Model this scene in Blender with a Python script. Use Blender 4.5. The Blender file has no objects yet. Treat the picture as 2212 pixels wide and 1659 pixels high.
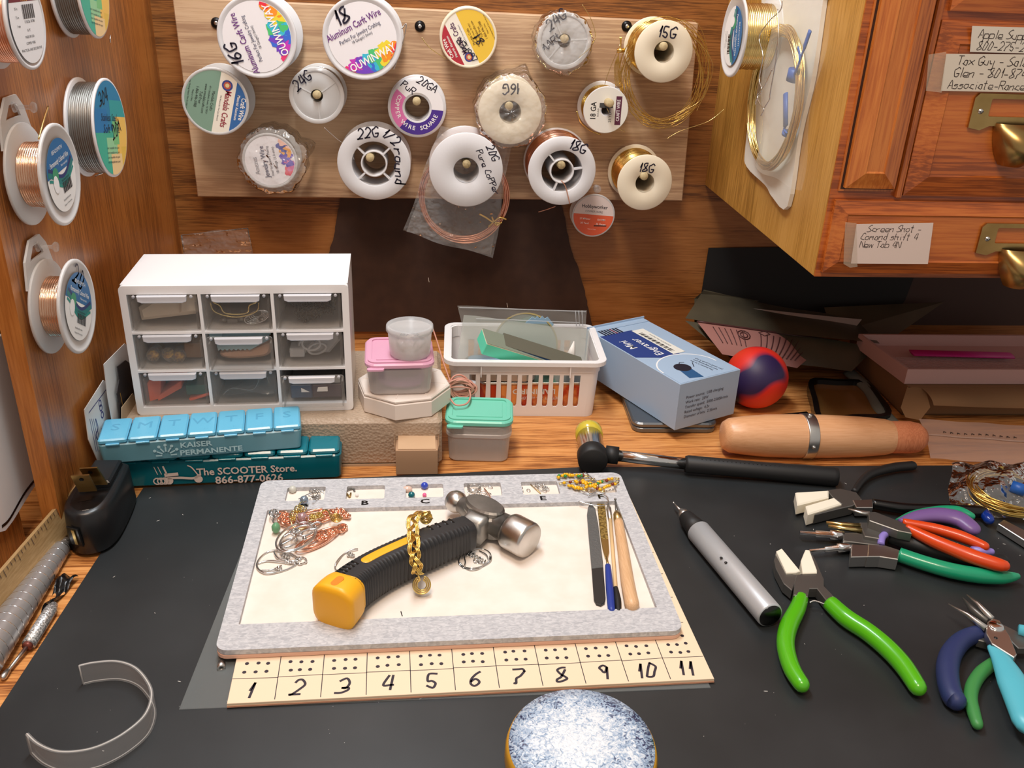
import bpy, bmesh, math, random
from mathutils import Vector as V, Matrix
from mathutils.geometry import tessellate_polygon
random.seed(7)
S=0.01   # everything below is written in centimetres
C=bpy.context.scene.collection
sc=bpy.context.scene
# ---------------------------------------------------------------- camera
FPX=1937.5
def _cam_axes():
    yaw,pit,rol=map(math.radians,(5.675,25.38,2.304))
    cy,sy,cp,sp,cr,sr=math.cos(yaw),math.sin(yaw),math.cos(pit),math.sin(pit),math.cos(rol),math.sin(rol)
    fw=V((sy*cp,cy*cp,-sp)); rt=V((cy,-sy,0)); up=V((sy*sp,cy*sp,cp))
    return rt*cr+up*sr, up*cr-rt*sr, fw
CR,CU,CF=_cam_axes()
cam=bpy.data.cameras.new('camera'); camo=bpy.data.objects.new('camera',cam); C.objects.link(camo)
camo.matrix_world=Matrix(((CR.x,CU.x,-CF.x,0),(CR.y,CU.y,-CF.y,0),(CR.z,CU.z,-CF.z,0.4),(0,0,0,1)))
cam.sensor_width=36; cam.lens=FPX/2212*36; cam.clip_start=0.01
sc.camera=camo
# ---------------------------------------------------------------- light
sc.view_settings.view_transform='Standard'; sc.view_settings.look='None'
sc.view_settings.exposure=0.2; sc.view_settings.gamma=1.0; sc.view_settings.use_curve_mapping=False
w=bpy.data.worlds.new('world'); sc.world=w; w.use_nodes=True
w.node_tree.nodes['Background'].inputs[0].default_value=(1.0,.92,.85,1); w.node_tree.nodes['Background'].inputs[1].default_value=.40
def area(name,loc,target,sx,sy,power,col):
    l=bpy.data.lights.new(name,'AREA'); l.shape='RECTANGLE'; l.size=sx; l.size_y=sy; l.energy=power; l.color=col
    o=bpy.data.objects.new(name,l); C.objects.link(o); o.location=loc
    o.rotation_euler=(V(target)-V(loc)).to_track_quat('-Z','Y').to_euler(); return o
area('hutch_lamp',(-.08,.66,.98),(0.0,.66,0),.46,.14,5.8,(.88,.95,1.0))
area('room_lamp',(-.15,-.10,1.5),(0.08,.68,.1),.42,.32,11.0,(1.0,.79,.62))
# ---------------------------------------------------------------- placing
def P(px,py,z=None,Y=None,X=None):
    d=CR*((px-1106)/FPX)-CU*((py-829.5)/FPX)+CF
    t=(z-40)/d.z if z is not None else (Y/d.y if Y is not None else X/d.x)
    return V((0,0,40))+d*t
def depth(p): return (V(p)-V((0,0,40))).dot(CF)
def fr(o,x,y,z):
    x,y,z=V(x).normalized(),V(y).normalized(),V(z).normalized()
    return Matrix(((x.x,y.x,z.x,o[0]),(x.y,y.y,z.y,o[1]),(x.z,y.z,z.z,o[2]),(0,0,0,1)))
def frz(o,a,b=None):      # frame on a horizontal plane with its x axis running from a to b
    if b is None: d=V((math.cos(a),math.sin(a),0))
    else: d=V((b[0]-a[0],b[1]-a[1],0)).normalized()
    return fr(o,d,V((0,0,1)).cross(d),(0,0,1))
def T(x=0,y=0,z=0): return Matrix.Translation((x,y,z))
def RZ(a): return Matrix.Rotation(math.radians(a),4,'Z')
def RX(a): return Matrix.Rotation(math.radians(a),4,'X')
def RY(a): return Matrix.Rotation(math.radians(a),4,'Y')
def wallM(o,rot=0): return fr(o,(1,0,0),(0,0,1),(0,-1,0))@RZ(rot)      # facing the camera
def leftM(o,rot=0): return fr(o,(0,1,0),(0,0,1),(1,0,0))@RZ(rot)       # on the left panel
def rightM(o,rot=0): return fr(o,(0,-1,0),(0,0,1),(-1,0,0))@RZ(rot)    # on the cabinet side
# ---------------------------------------------------------------- materials
def lin(c): return tuple(((v/255)/12.92 if v/255<=.04045 else ((v/255+.055)/1.055)**2.4) for v in c[:3])
MATS={}
def _new(name):
    m=bpy.data.materials.new(name); m.use_nodes=True; nt=m.node_tree; return m,nt,nt.nodes['Principled BSDF']
def _bump(nt,b,kind,scale,strength,dist=.001,stretch=None):
    N,L=nt.nodes,nt.links
    tc=N.new('ShaderNodeTexCoord'); mp=N.new('ShaderNodeMapping'); L.new(tc.outputs['Object'],mp.inputs[0])
    if stretch: mp.inputs['Scale'].default_value=stretch
    t=N.new('ShaderNodeTexVoronoi' if kind=='v' else 'ShaderNodeTexNoise'); t.inputs['Scale'].default_value=scale; L.new(mp.outputs[0],t.inputs['Vector'])
    bp=N.new('ShaderNodeBump'); bp.inputs['Strength'].default_value=strength; bp.inputs['Distance'].default_value=dist
    L.new(t.outputs[0],bp.inputs['Height']); L.new(bp.outputs[0],b.inputs['Normal'])
def M(name,col,rough=.5,metal=0,bump=None,spec=.5,coat=0,sss=0):
    m,nt,b=_new(name); b.inputs['Base Color'].default_value=(*lin(col),1); b.inputs['Roughness'].default_value=rough
    b.inputs['Metallic'].default_value=metal; b.inputs['Specular IOR Level'].default_value=spec; b.inputs['Coat Weight'].default_value=coat
    if sss:
        b.inputs['Subsurface Weight'].default_value=sss; b.inputs['Subsurface Scale'].default_value=.004; b.inputs['Subsurface Radius'].default_value=(1,1,1)
    if bump: _bump(nt,b,*bump)
    MATS[name]=m; return m
def film(name,col,op,rough=.15,bump=None,spec=.5,metal=0):   # thin clear or frosted plastic
    m,nt,b=_new(name); N,L=nt.nodes,nt.links
    b.inputs['Base Color'].default_value=(*lin(col),1); b.inputs['Roughness'].default_value=rough; b.inputs['Specular IOR Level'].default_value=spec
    if bump: _bump(nt,b,*bump)
    tr=N.new('ShaderNodeBsdfTransparent'); mx=N.new('ShaderNodeMixShader'); out=N['Material Output']
    fz=N.new('ShaderNodeLayerWeight'); fz.inputs[0].default_value=.35
    if bump:
        L.new(b.inputs['Normal'].links[0].from_socket,fz.inputs['Normal'])
    mr=N.new('ShaderNodeMapRange'); mr.inputs[3].default_value=op; mr.inputs[4].default_value=min(1,op+.45)
    L.new(fz.outputs['Facing'],mr.inputs[0]); L.new(mr.outputs[0],mx.inputs[0])
    L.new(tr.outputs[0],mx.inputs[1]); L.new(b.outputs[0],mx.inputs[2]); L.new(mx.outputs[0],out.inputs[0])
    MATS[name]=m; return m
def sheer(name,col,op,rough=.08,bump=None):  # crinkled cellophane: transparent with sharp glints
    m,nt,b=_new(name); N,L=nt.nodes,nt.links
    b.inputs['Base Color'].default_value=(*lin(col),1); b.inputs['Roughness'].default_value=rough
    if bump: _bump(nt,b,*bump)
    tr=N.new('ShaderNodeBsdfTransparent'); g=N.new('ShaderNodeBsdfGlossy'); g.inputs['Roughness'].default_value=rough
    m1=N.new('ShaderNodeMixShader'); m1.inputs[0].default_value=op; m2=N.new('ShaderNodeMixShader'); fz=N.new('ShaderNodeFresnel'); fz.inputs[0].default_value=1.35
    if bump:
        s=b.inputs['Normal'].links[0].from_socket; L.new(s,g.inputs['Normal']); L.new(s,fz.inputs['Normal'])
    L.new(tr.outputs[0],m1.inputs[1]); L.new(b.outputs[0],m1.inputs[2]); L.new(fz.outputs[0],m2.inputs[0]); L.new(m1.outputs[0],m2.inputs[1]); L.new(g.outputs[0],m2.inputs[2])
    L.new(m2.outputs[0],N['Material Output'].inputs[0]); MATS[name]=m; return m
def wood(name,cols,axis='X',scale=1.,rough=.4,contrast=1.,ring=6.,coat=0,pore=.42):
    # cols: dark, mid, light; grain runs along axis
    m,nt,b=_new(name); N,L=nt.nodes,nt.links
    tc=N.new('ShaderNodeTexCoord'); 
    st={'X':(.06,1,1),'Y':(1,.06,1),'Z':(1,1,.06)}[axis]; st2={'X':(.04,1,1),'Y':(1,.04,1),'Z':(1,1,.04)}[axis]
    mp=N.new('ShaderNodeMapping'); mp.inputs['Scale'].default_value=st; L.new(tc.outputs['Object'],mp.inputs[0])
    mp2=N.new('ShaderNodeMapping'); mp2.inputs['Scale'].default_value=st2; L.new(tc.outputs['Object'],mp2.inputs[0])
    n1=N.new('ShaderNodeTexNoise'); n1.inputs['Scale'].default_value=ring*scale; n1.inputs['Detail'].default_value=2; n1.inputs['Distortion'].default_value=.6; L.new(mp.outputs[0],n1.inputs['Vector'])
    mu=N.new('ShaderNodeMath'); mu.operation='MULTIPLY'; mu.inputs[1].default_value=7*contrast; L.new(n1.outputs[0],mu.inputs[0])
    fr_=N.new('ShaderNodeMath'); fr_.operation='PINGPONG'; fr_.inputs[1].default_value=1; L.new(mu.outputs[0],fr_.inputs[0])
    n2=N.new('ShaderNodeTexNoise'); n2.inputs['Scale'].default_value=260*scale; n2.inputs['Detail'].default_value=4; n2.inputs['Roughness'].default_value=.6; L.new(mp2.outputs[0],n2.inputs['Vector']); rm=N.new('ShaderNodeMapRange'); rm.inputs[1].default_value=.40; rm.inputs[2].default_value=.62; L.new(n2.outputs[0],rm.inputs[0])
    mx=N.new('ShaderNodeMix'); mx.data_type='FLOAT'; mx.inputs[0].default_value=pore; L.new(fr_.outputs[0],mx.inputs[2]); L.new(rm.outputs[0],mx.inputs[3])
    cr=N.new('ShaderNodeValToRGB'); e=cr.color_ramp.elements; e[0].position=.12; e[0].color=(*lin(cols[0]),1); e[1].position=.85; e[1].color=(*lin(cols[2]),1)
    k=e.new(.42); k.color=(*lin(cols[1]),1); L.new(mx.outputs[0],cr.inputs[0]); L.new(cr.outputs[0],b.inputs['Base Color'])
    b.inputs['Roughness'].default_value=rough; b.inputs['Coat Weight'].default_value=coat; b.inputs['Coat Roughness'].default_value=.25
    bp=N.new('ShaderNodeBump'); bp.inputs['Strength'].default_value=.12; bp.inputs['Distance'].default_value=.0005; L.new(n2.outputs[0],bp.inputs['Height']); L.new(bp.outputs[0],b.inputs['Normal'])
    MATS[name]=m; return m
def mottle(name,c1,c2,scale,rough=.6,detail=6,lo=.35,hi=.65,metal=0,coat=0,stretch=None,dist=0,bump=0,kind='n'):
    m,nt,b=_new(name); N,L=nt.nodes,nt.links; tc=N.new('ShaderNodeTexCoord'); mp=N.new('ShaderNodeMapping'); L.new(tc.outputs['Object'],mp.inputs[0])
    if stretch: mp.inputs['Scale'].default_value=stretch
    n=N.new('ShaderNodeTexNoise' if kind=='n' else 'ShaderNodeTexVoronoi'); n.inputs['Scale'].default_value=scale
    if kind=='n': n.inputs['Detail'].default_value=detail; n.inputs['Distortion'].default_value=dist
    L.new(mp.outputs[0],n.inputs['Vector'])
    cr=N.new('ShaderNodeValToRGB'); e=cr.color_ramp.elements; e[0].position=lo; e[1].position=hi; e[0].color=(*lin(c1),1); e[1].color=(*lin(c2),1)
    L.new(n.outputs[0],cr.inputs[0]); L.new(cr.outputs[0],b.inputs['Base Color']); b.inputs['Roughness'].default_value=rough; b.inputs['Metallic'].default_value=metal; b.inputs['Coat Weight'].default_value=coat
    if bump:
        bp=N.new('ShaderNodeBump'); bp.inputs['Strength'].default_value=bump; bp.inputs['Distance'].default_value=.001; L.new(n.outputs[0],bp.inputs['Height']); L.new(bp.outputs[0],b.inputs['Normal'])
    MATS[name]=m; return m
def printed(name,rough=.45,coat=0):     # colour comes from the printed pattern stored on the faces
    m,nt,b=_new(name); a=nt.nodes.new('ShaderNodeAttribute'); a.attribute_name='ink'; nt.links.new(a.outputs['Color'],b.inputs['Base Color'])
    b.inputs['Roughness'].default_value=rough; b.inputs['Coat Weight'].default_value=coat; MATS[name]=m; return m
INK=printed('printed_paper',.5); INKG=printed('printed_gloss',.25,.3)
# ---------------------------------------------------------------- mesh builder
def rrect(w,h,r,n=4,cx=0,cy=0):
    out=[]
    for qx,qy,a0 in ((1,1,0),(-1,1,90),(-1,-1,180),(1,-1,270)):
        for i in range(n+1):
            a=math.radians(a0+90*i/n); out.append((cx+qx*(w/2-r)+r*math.cos(a),cy+qy*(h/2-r)+r*math.sin(a)))
    return out
def circle(r,n=48,cx=0,cy=0,a0=0): return [(cx+r*math.cos(a0+2*math.pi*i/n),cy+r*math.sin(a0+2*math.pi*i/n)) for i in range(n)]
def inset(poly,d):
    n=len(poly); out=[]
    for i in range(n):
        a,b,c=V(poly[i-1]),V(poly[i]),V(poly[(i+1)%n]); e1=(b-a); e2=(c-b)
        if e1.length<1e-9: e1=e2
        if e2.length<1e-9: e2=e1
        e1.normalize(); e2.normalize(); n1=V((-e1.y,e1.x)); n2=V((-e2.y,e2.x)); m=n1+n2
        if m.length<1e-6: m=n1
        m=m.normalized(); k=d/max(.4,m.dot(n1)); out.append((b.x+m.x*k,b.y+m.y*k))
    return out
def clip(poly,nx,ny,d):    # keep nx*x+ny*y<=d
    out=[]
    for i in range(len(poly)):
        a,b=poly[i],poly[(i+1)%len(poly)]; fa=nx*a[0]+ny*a[1]-d; fb=nx*b[0]+ny*b[1]-d
        if fa<=0: out.append(a)
        if fa*fb<0:
            t=fa/(fa-fb); out.append((a[0]+t*(b[0]-a[0]),a[1]+t*(b[1]-a[1])))
    return out
def smooth(pts,k=6,closed=False):
    pts=[V(p) for p in pts]; n=len(pts); out=[]
    if n<3: return pts
    for i in range(n if closed else n-1):
        p0=pts[(i-1)%n] if (closed or i>0) else pts[0]; p1=pts[i]; p2=pts[(i+1)%n]; p3=pts[(i+2)%n] if (closed or i<n-2) else pts[-1]
        for j in range(k):
            t=j/k; out.append(.5*((2*p1)+(p2-p0)*t+(2*p0-5*p1+4*p2-p3)*t*t+(-p0+3*p1-3*p2+p3)*t**3))
    if not closed: out.append(pts[-1])
    return out
class MB:
    def __init__(s): s.v=[];s.f=[];s.m=[];s.c=[];s.sm=[];s.X=Matrix.Identity(4);s.mat=0;s.col=(255,255,255)
    def at(s,X): s.X=X; return s
    def add(s,vs,fs,sm=False,X=None):
        X=s.X if X is None else X; o=len(s.v); s.v+=[X@V((p[0],p[1],p[2] if len(p)>2 else 0)) for p in vs]
        for f in fs: s.f.append([o+i for i in f]); s.m.append(s.mat); s.c.append(s.col); s.sm.append(sm)
        return s
    def prism(s,poly,z0,z1,bev=0,sm=False,taper=None):
        n=len(poly); top=poly if taper is None else taper
        rings=[(inset(poly,bev) if bev else poly,z0)]
        if bev: rings+=[(poly,z0+bev),(top,z1-bev)]
        rings.append((inset(top,bev) if bev else top,z1))
        vs=[(x,y,z) for p,z in rings for x,y in p]; fs=[list(range(n))[::-1]]
        for k in range(len(rings)-1):
            for i in range(n): fs.append([k*n+i,k*n+(i+1)%n,(k+1)*n+(i+1)%n,(k+1)*n+i])
        fs.append([(len(rings)-1)*n+i for i in range(n)]); return s.add(vs,fs,sm)
    def box(s,x0,x1,y0,y1,z0,z1,bev=0,r=0):
        p=rrect(x1-x0,y1-y0,r,3,(x0+x1)/2,(y0+y1)/2) if r else [(x0,y0),(x1,y0),(x1,y1),(x0,y1)]
        return s.prism(p,z0,z1,bev)
    def flat(s,poly,z=0): return s.plate(poly,[],z,z,one=True)
    def plate(s,outer,holes,z0,z1,one=False):
        loops=[outer]+holes; tri=tessellate_polygon([[V((x,y,0)) for x,y in l] for l in loops]); al=[p for l in loops for p in l]; n=len(al)
        def up(t):
            a,b,c=[al[i] for i in t]; return t if (b[0]-a[0])*(c[1]-a[1])-(b[1]-a[1])*(c[0]-a[0])>0 else (t[0],t[2],t[1])
        tri=[up(t) for t in tri]
        vs=[(x,y,z1) for x,y in al]; fs=[list(t) for t in tri]
        if not one:
            vs+=[(x,y,z0) for x,y in al]; fs+=[[i+n for i in t[::-1]] for t in tri]; o=0
            for l in loops:
                k=len(l); ar=sum(l[i-1][0]*l[i][1]-l[i][0]*l[i-1][1] for i in range(k)); ccw=(ar>0)==(l is outer)
                for i in range(k):
                    a,b=o+i,o+(i+1)%k; fs.append([a,a+n,b+n,b] if ccw else [b,b+n,a+n,a])
                o+=k
        return s.add(vs,fs)
    def lathe(s,prof,seg=40,closed=False,sm=True,sx=1,sy=1):
        n=len(prof); vs=[(r*math.cos(2*math.pi*i/seg)*sx,r*math.sin(2*math.pi*i/seg)*sy,z) for i in range(seg) for r,z in prof]; fs=[]
        for i in range(seg):
            for k in range(n if closed else n-1):
                a,b=i*n+k,i*n+(k+1)%n; c,d=((i+1)%seg)*n+(k+1)%n,((i+1)%seg)*n+k
                fs.append([a,d,c,b])
        return s.add(vs,fs,sm)
    def tube(s,pts,r,seg=8,closed=False,cap=True,sq=None,up=None):
        pts=[V(p) for p in pts]; n=len(pts); rr=r if isinstance(r,(list,tuple)) else [r]*n; vs=[];fs=[]
        def tan(i):
            a=pts[(i-1)%n] if (closed or i>0) else pts[0]; b=pts[(i+1)%n] if (closed or i<n-1) else pts[-1]; d=b-a
            return d.normalized() if d.length>1e-9 else V((0,0,1))
        t=tan(0); u=V(up) if up else (V((0,0,1)) if abs(t.z)<.9 else V((1,0,0))); u=(u-t*u.dot(t)).normalized()
        for i in range(n):
            t=tan(i); u=(u-t*u.dot(t)); u=u.normalized() if u.length>1e-6 else t.orthogonal().normalized(); w_=t.cross(u); q=rr[min(i,len(rr)-1)]
            a,b=(q,q) if sq is None else (q*sq[0],q*sq[1])
            for j in range(seg):
                g=2*math.pi*j/seg; vs.append(pts[i]+u*(math.cos(g)*a)+w_*(math.sin(g)*b))
        for i in range(n if closed else n-1):
            for j in range(seg):
                k=(i+1)%n; fs.append([i*seg+j,i*seg+(j+1)%seg,k*seg+(j+1)%seg,k*seg+j])
        if cap and not closed: fs.append(list(range(seg))[::-1]); fs.append([(n-1)*seg+j for j in range(seg)])
        return s.add(vs,fs,True)
    def handle(s,pts,rad,seg=14,k=7,sq=None,up=None):   # rounded-end grip
        p=smooth(pts,k); n=len(p); m=len(rad); rr=[]
        for i in range(n):
            g=i/(n-1)*(m-1); a=int(min(g,m-2)); rr.append(rad[a]+(rad[a+1]-rad[a])*(g-a))
        d=(p[-1]-p[-2]).normalized(); R=rr[-1]
        for a in (30,55,75,88): p.append(p[n-1]+d*R*math.sin(math.radians(a))); rr.append(R*math.cos(math.radians(a)))
        return s.tube(p,rr,seg,sq=sq,up=up)
    def sphere(s,c,r,n=16,sq=(1,1,1),X=None):
        vs=[];fs=[]; m=n//2
        for i in range(m+1):
            a=math.pi*i/m
            for j in range(n):
                b=2*math.pi*j/n; vs.append((c[0]+r*sq[0]*math.sin(a)*math.cos(b),c[1]+r*sq[1]*math.sin(a)*math.sin(b),c[2]+r*sq[2]*math.cos(a)))
        for i in range(m):
            for j in range(n): fs.append([i*n+j,(i+1)*n+j,(i+1)*n+(j+1)%n,i*n+(j+1)%n])
        return s.add(vs,fs,True,X)
    def sheet(s,f,nu,nv,sm=True):     # surface patch f(u,v)->point
        vs=[f(i/nu,j/nv) for j in range(nv+1) for i in range(nu+1)]; fs=[[j*(nu+1)+i,j*(nu+1)+i+1,(j+1)*(nu+1)+i+1,(j+1)*(nu+1)+i] for j in range(nv) for i in range(nu)]
        return s.add(vs,fs,sm)
    def text(s,t,size,x=0,y=0,z=.02,rot=0,bold=0,shear=0,align='CENTER',sx=1,X=None,extr=0):
        c=bpy.data.curves.new('t','FONT'); c.body=t; c.size=size; c.align_x=align; c.align_y='CENTER'; c.shear=shear; c.offset=bold*size; c.resolution_u=2; c.extrude=extr
        o=bpy.data.objects.new('t',c); C.objects.link(o); me=bpy.data.meshes.new_from_object(o.evaluated_get(bpy.context.evaluated_depsgraph_get()))
        Y=(s.X if X is None else X)@T(x,y,z)@RZ(rot)@Matrix.Diagonal((sx,1,1,1))
        s.add([tuple(v.co) for v in me.vertices],[list(p.vertices) for p in me.polygons],False,Y)
        bpy.data.objects.remove(o); bpy.data.curves.remove(c); bpy.data.meshes.remove(me); return s
    def ribbon(s,pts,w,z=.02):       # flat pen stroke
        p=smooth([(a,b) for a,b in pts],5) if len(pts)>2 else [V(q) for q in pts]; vs=[];n=len(p)
        for i in range(n):
            d=(p[min(i+1,n-1)]-p[max(i-1,0)]); d=d.normalized() if d.length>1e-9 else V((1,0)); q=V((-d.y,d.x))*w/2
            e=V((0,0)) 
            if i==0: e=-d*w*.3
            if i==n-1: e=d*w*.3
            vs+=[(p[i].x+q.x+e.x,p[i].y+q.y+e.y,z),(p[i].x-q.x+e.x,p[i].y-q.y+e.y,z)]
        return s.add(vs,[[2*i+1,2*i+3,2*i+2,2*i] for i in range(n-1)])
    def hand(s,t,size,x=0,y=0,rot=0,w=.1,z=.02,sp=1,slant=.12):   # handwriting
        X0=s.X; s.X=s.X@T(x,y,0)@RZ(rot); cx=0
        for ch in t:
            g=HAND.get(ch)
            if g:
                jy=random.uniform(-.04,.04)*size
                for st in g.split():
                    q=[((int(st[i])/6)*size*.62,((int(st[i+1])-3)/6)*size+jy) for i in range(0,len(st),2)]
                    s.ribbon([(cx+a+slant*b,b) for a,b in q],w*size*1.15,z)
            cx+=size*.62*sp*(1.25 if ch not in " il1.'" else .75)
        s.X=X0; return s
    def build(s,name,mats,parent=None,org=None,bevel=0):
        if org is None: org=ORG.get(parent.name) if parent else V((0,0,0))
        me=bpy.data.meshes.new(name); me.from_pydata([tuple((p-org)*S) for p in s.v],[],s.f)
        mats=mats if isinstance(mats,(list,tuple)) else [mats]
        for m in mats: me.materials.append(m)
        me.polygons.foreach_set('material_index',s.m); me.polygons.foreach_set('use_smooth',s.sm)
        a=me.color_attributes.new('ink','FLOAT_COLOR','CORNER'); buf=[]
        for c,f in zip(s.c,s.f):
            l=lin(c)
            for _ in f: buf+=[*l,1]
        a.data.foreach_set('color',buf); me.update()
        o=bpy.data.objects.new(name,me); C.objects.link(o)
        if parent is not None: o.parent=parent; ORG[o.name]=org
        else: o.location=org*S; ORG[o.name]=org
        return o
# strokes of the hand lettering: x 0-6, y 3 baseline, 9 capital height, 0 descender
HAND={'0':'392714134355675839','1':'2639 3933','2':'1829496745130353','3':'1849675535 3565643303','4':'39155565 5953','5':'5919163655544314','6':'593816143354553615','7':'09395968 6846252313',
'8':'5939183655643313143558','9':'58391827364658 5853','A':'033963 1545','B':'0903 0939573606 3665634303','C':'68492816044363','D':'0903 09395956430303','E':'6909036303 0646','G':'6849280714235365 356565','L':'090363','N':'03096369','P':'0309 09596836 3606','R':'0309 0959685606 266363','S':'6949173655643303','T':'0969 3933','#':'1539 3963 0747','K':'0903 6906 2663',
'a':'56261404335356 5653','b':'0903 0656645303','c':'562614045363','d':'56261404335359 5953','e':'145456361604235363','f':'5949332 1646','g':'563615044454 56515010','h':'0903 0636564553','i':'2623 2828','l':'2923','m':'0306 0526353 3546565553','n':'0306 0536565553','o':'361604335456361','p':'0600 0656645303','r':'0306 0536566','s':'562615554303','t':'2923334 0747','u':'060433535 5653','v':'062366','w':'0613365366','x':'0663 6603','y':'061434 56515010','k':'0903 5604 1553','-':'1555','.':'3334',':':'2627 2324','/':'5903','"':'1917 3937'}
for k_,v_ in list(HAND.items()):
    HAND[k_]=' '.join(q[:len(q)//2*2] for q in v_.split())
ORG={}
def meta(o,label=None,cat=None,group=None,kind=None):
    if label: o['label']=label
    if cat: o['category']=cat
    if group: o['group']=group
    if kind: o['kind']=kind
    return o
def thing(name,label,cat,loc,group=None):
    o=bpy.data.objects.new(name,None); C.objects.link(o); o.empty_display_size=.01; o.location=V(loc)*S; ORG[o.name]=V(loc); return meta(o,label,cat,group)
def solo(mb,name,mats,label,cat,group=None,kind=None):
    xs=[p.x for p in mb.v]; ys=[p.y for p in mb.v]; org=V(((min(xs)+max(xs))/2,(min(ys)+max(ys))/2,min(p.z for p in mb.v)))
    return meta(mb.build(name,mats,None,org),label,cat,group,kind)
def struct(mb,name,mats): return meta(mb.build(name,mats,None,V((0,0,0))),None,None,None,'structure')
def copy_tree(o,parent=None,off=None):
    c=o.copy(); C.objects.link(c); c.parent=parent
    if parent is None and off is not None: c.location=o.location+V(off)*S
    for ch in list(o.children): copy_tree(ch,c)
    return c
# ---------------------------------------------------------------- shared materials
M('white_plastic',(236,235,236),.28,sss=.08); M('cream_plastic',(228,217,194),.35,sss=.1); M('milky',(216,216,219),.35,sss=.15); M('black_rubber',(24,24,25),.55); M('black_gloss',(14,14,15),.25)
M('steel',(206,204,200),.34,1); M('chrome',(224,223,222),.14,1); M('dark_steel',(128,126,122),.42,.85); M('brass',(206,178,116),.32,1); M('gold_wire',(232,200,118),.26,1); M('pale_gold',(228,205,140),.22,1)
M('copper_wire',(242,184,156),.3,1); M('silver_wire',(215,215,214),.16,1); M('white_paper',(228,224,218),.7); M('kraft',(180,144,112),.8); M('dark_kraft',(150,110,72),.8)
film('frosted',(226,226,226),.62,.35); film('frosted_clear',(215,218,220),.28,.25); film('clear',(225,228,230),.10,.08); sheer('cellophane',(240,240,240),.13,.12,('n',95,1.0,.006)); sheer('bag_film',(225,228,228),.2,.15,('n',40,.5,.003))
wood('dowel_wood',((150,132,96),(178,160,120),(196,178,138)),'Y',1.4,.7)
# ================================================================ the hutch
wood('oak_back',((92,54,22),(142,90,42),(160,106,56)),'X',2.6,.45,1.0,7)
wood('oak_left',((128,74,28),(168,102,44),(186,120,58)),'Z',2.4,.35,.5,6,coat=.2)
wood('oak_desk',((138,80,36),(200,132,70),(222,158,94)),'X',3.2,.4,1.2,12,pore=.55)
wood('oak_side',((150,106,42),(186,136,62),(202,152,78)),'Z',2.4,.4,.5,5)
wood('oak_red',((138,66,20),(182,94,34),(202,116,48)),'X',2.2,.32,.7,5,coat=.3)
wood('oak_red_v',((142,70,22),(184,100,38),(206,124,54)),'Z',2.2,.32,.7,5,coat=.3)
wood('pine',((168,134,104),(200,168,134),(212,184,150)),'X',2.2,.6,.55,9,pore=.3)
WX=-26.8
b=MB(); b.box(-46,80,96,98,-4,80); struct(b,'wall_back',MATS['oak_back'])
b=MB(); b.box(WX-1.3,WX,57,96,0,80,.12); struct(b,'wall_left',MATS['oak_left'])
b=MB(); b.box(-33,-29.6,12,57,0,5.2,.1); b.box(-34.6,-33,12,96,0,80); struct(b,'wall_left_lower',MATS['oak_left'])
b=MB(); b.box(-46,82,4,96,-3.2,0,.2)
meta(b.build('desk',MATS['oak_desk'],None,V((10,50,-3.2))),'orange-brown oak desktop with dark streaky grain that everything stands on','desk')
mottle('mat_black',(35,38,40),(47,50,52),9,.42,8,.4,.7,bump=.03)
b=MB(); b.prism([(-26.5,10),(72,10),(72,66.2),(47,66.3),(12.8,66.7),(-23.3,64.2)],0,.18,.03)
# dust on the mat
for i in range(130):
    x=random.uniform(-24,48); y=random.uniform(36,64); r=random.uniform(.01,.022); b.mat=1; b.at(T(x,y,.185)@RZ(random.uniform(0,360))@Matrix.Diagonal((random.choice((1,1,1,4,7)),1,1,1))).flat(circle(r,6))
solo(b,'desk_mat',[MATS['mat_black'],MATS['white_paper']],'large black mat covering the front of the desk','mat')
# papers pinned to the wall
mottle('brown_sheet',(52,32,24),(62,40,30),60,.75); M('black_sheet',(14,15,16),.7); M('grey_brown_sheet',(70,52,46),.8); M('torn_edge',(120,92,68),.9)
def wallp(px,py,Y=95.7): p=P(px,py,Y=Y); return (p.x,p.z)
L=[wallp(735,425),wallp(728,470),wallp(716,530),wallp(705,560)]; R_=[wallp(1208,425),wallp(1222,480),wallp(1234,540),wallp(1252,585),wallp(1268,650),wallp(1278,700)]
L+=[(L[-1][0]-.1,1.0)]; R_+=[(R_[-1][0]+.3,1.0)]
def jag(p): 
    o=[]
    for i in range(len(p)-1):
        for k in range(6): t=k/6; o.append((p[i][0]*(1-t)+p[i+1][0]*t+random.uniform(-.07,.07),p[i][1]*(1-t)+p[i+1][1]*t))
    return o+[p[-1]]
poly=jag(L)+jag(R_[::-1])
b=MB().at(fr((0,95.8,0),(1,0,0),(0,0,1),(0,-1,0))); b.plate(poly,[],0,.06)
for i in range(3):
    b.mat=1; q=P(random.choice((925,1095,840)),[600,790,655][i],Y=95.7); b.ribbon([(q.x,q.z),(q.x+.1,q.z-.5)],.05,.08)
solo(b,'brown_paper_sheet',[MATS['brown_sheet'],MATS['white_paper']],'dark brown torn-edged paper sheet on the wall below the spool board','paper')
b=MB().at(fr((0,95.8,0),(1,0,0),(0,0,1),(0,-1,0))); b.plate([wallp(1531,536),wallp(1512,655),(wallp(1512,655)[0]-.3,2),(wallp(1950,640)[0]-1.5,2),wallp(1955,650),wallp(1978,590),wallp(1992,530)],[],0,.08)
solo(b,'black_paper_sheet',MATS['black_sheet'],'black paper sheet on the wall under the oak cabinet','paper')
b=MB().at(fr((0,95.9,0),(1,0,0),(0,0,1),(0,-1,0))); b.plate([(wallp(1950,640)[0]-1.4,2),(72,2),(72,20),(wallp(1992,530)[0]-1,20)],[],0,.04)
solo(b,'grey_brown_paper_sheet',MATS['grey_brown_sheet'],'grey-brown paper sheet on the wall at the far right, behind the pink tray','paper')
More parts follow.
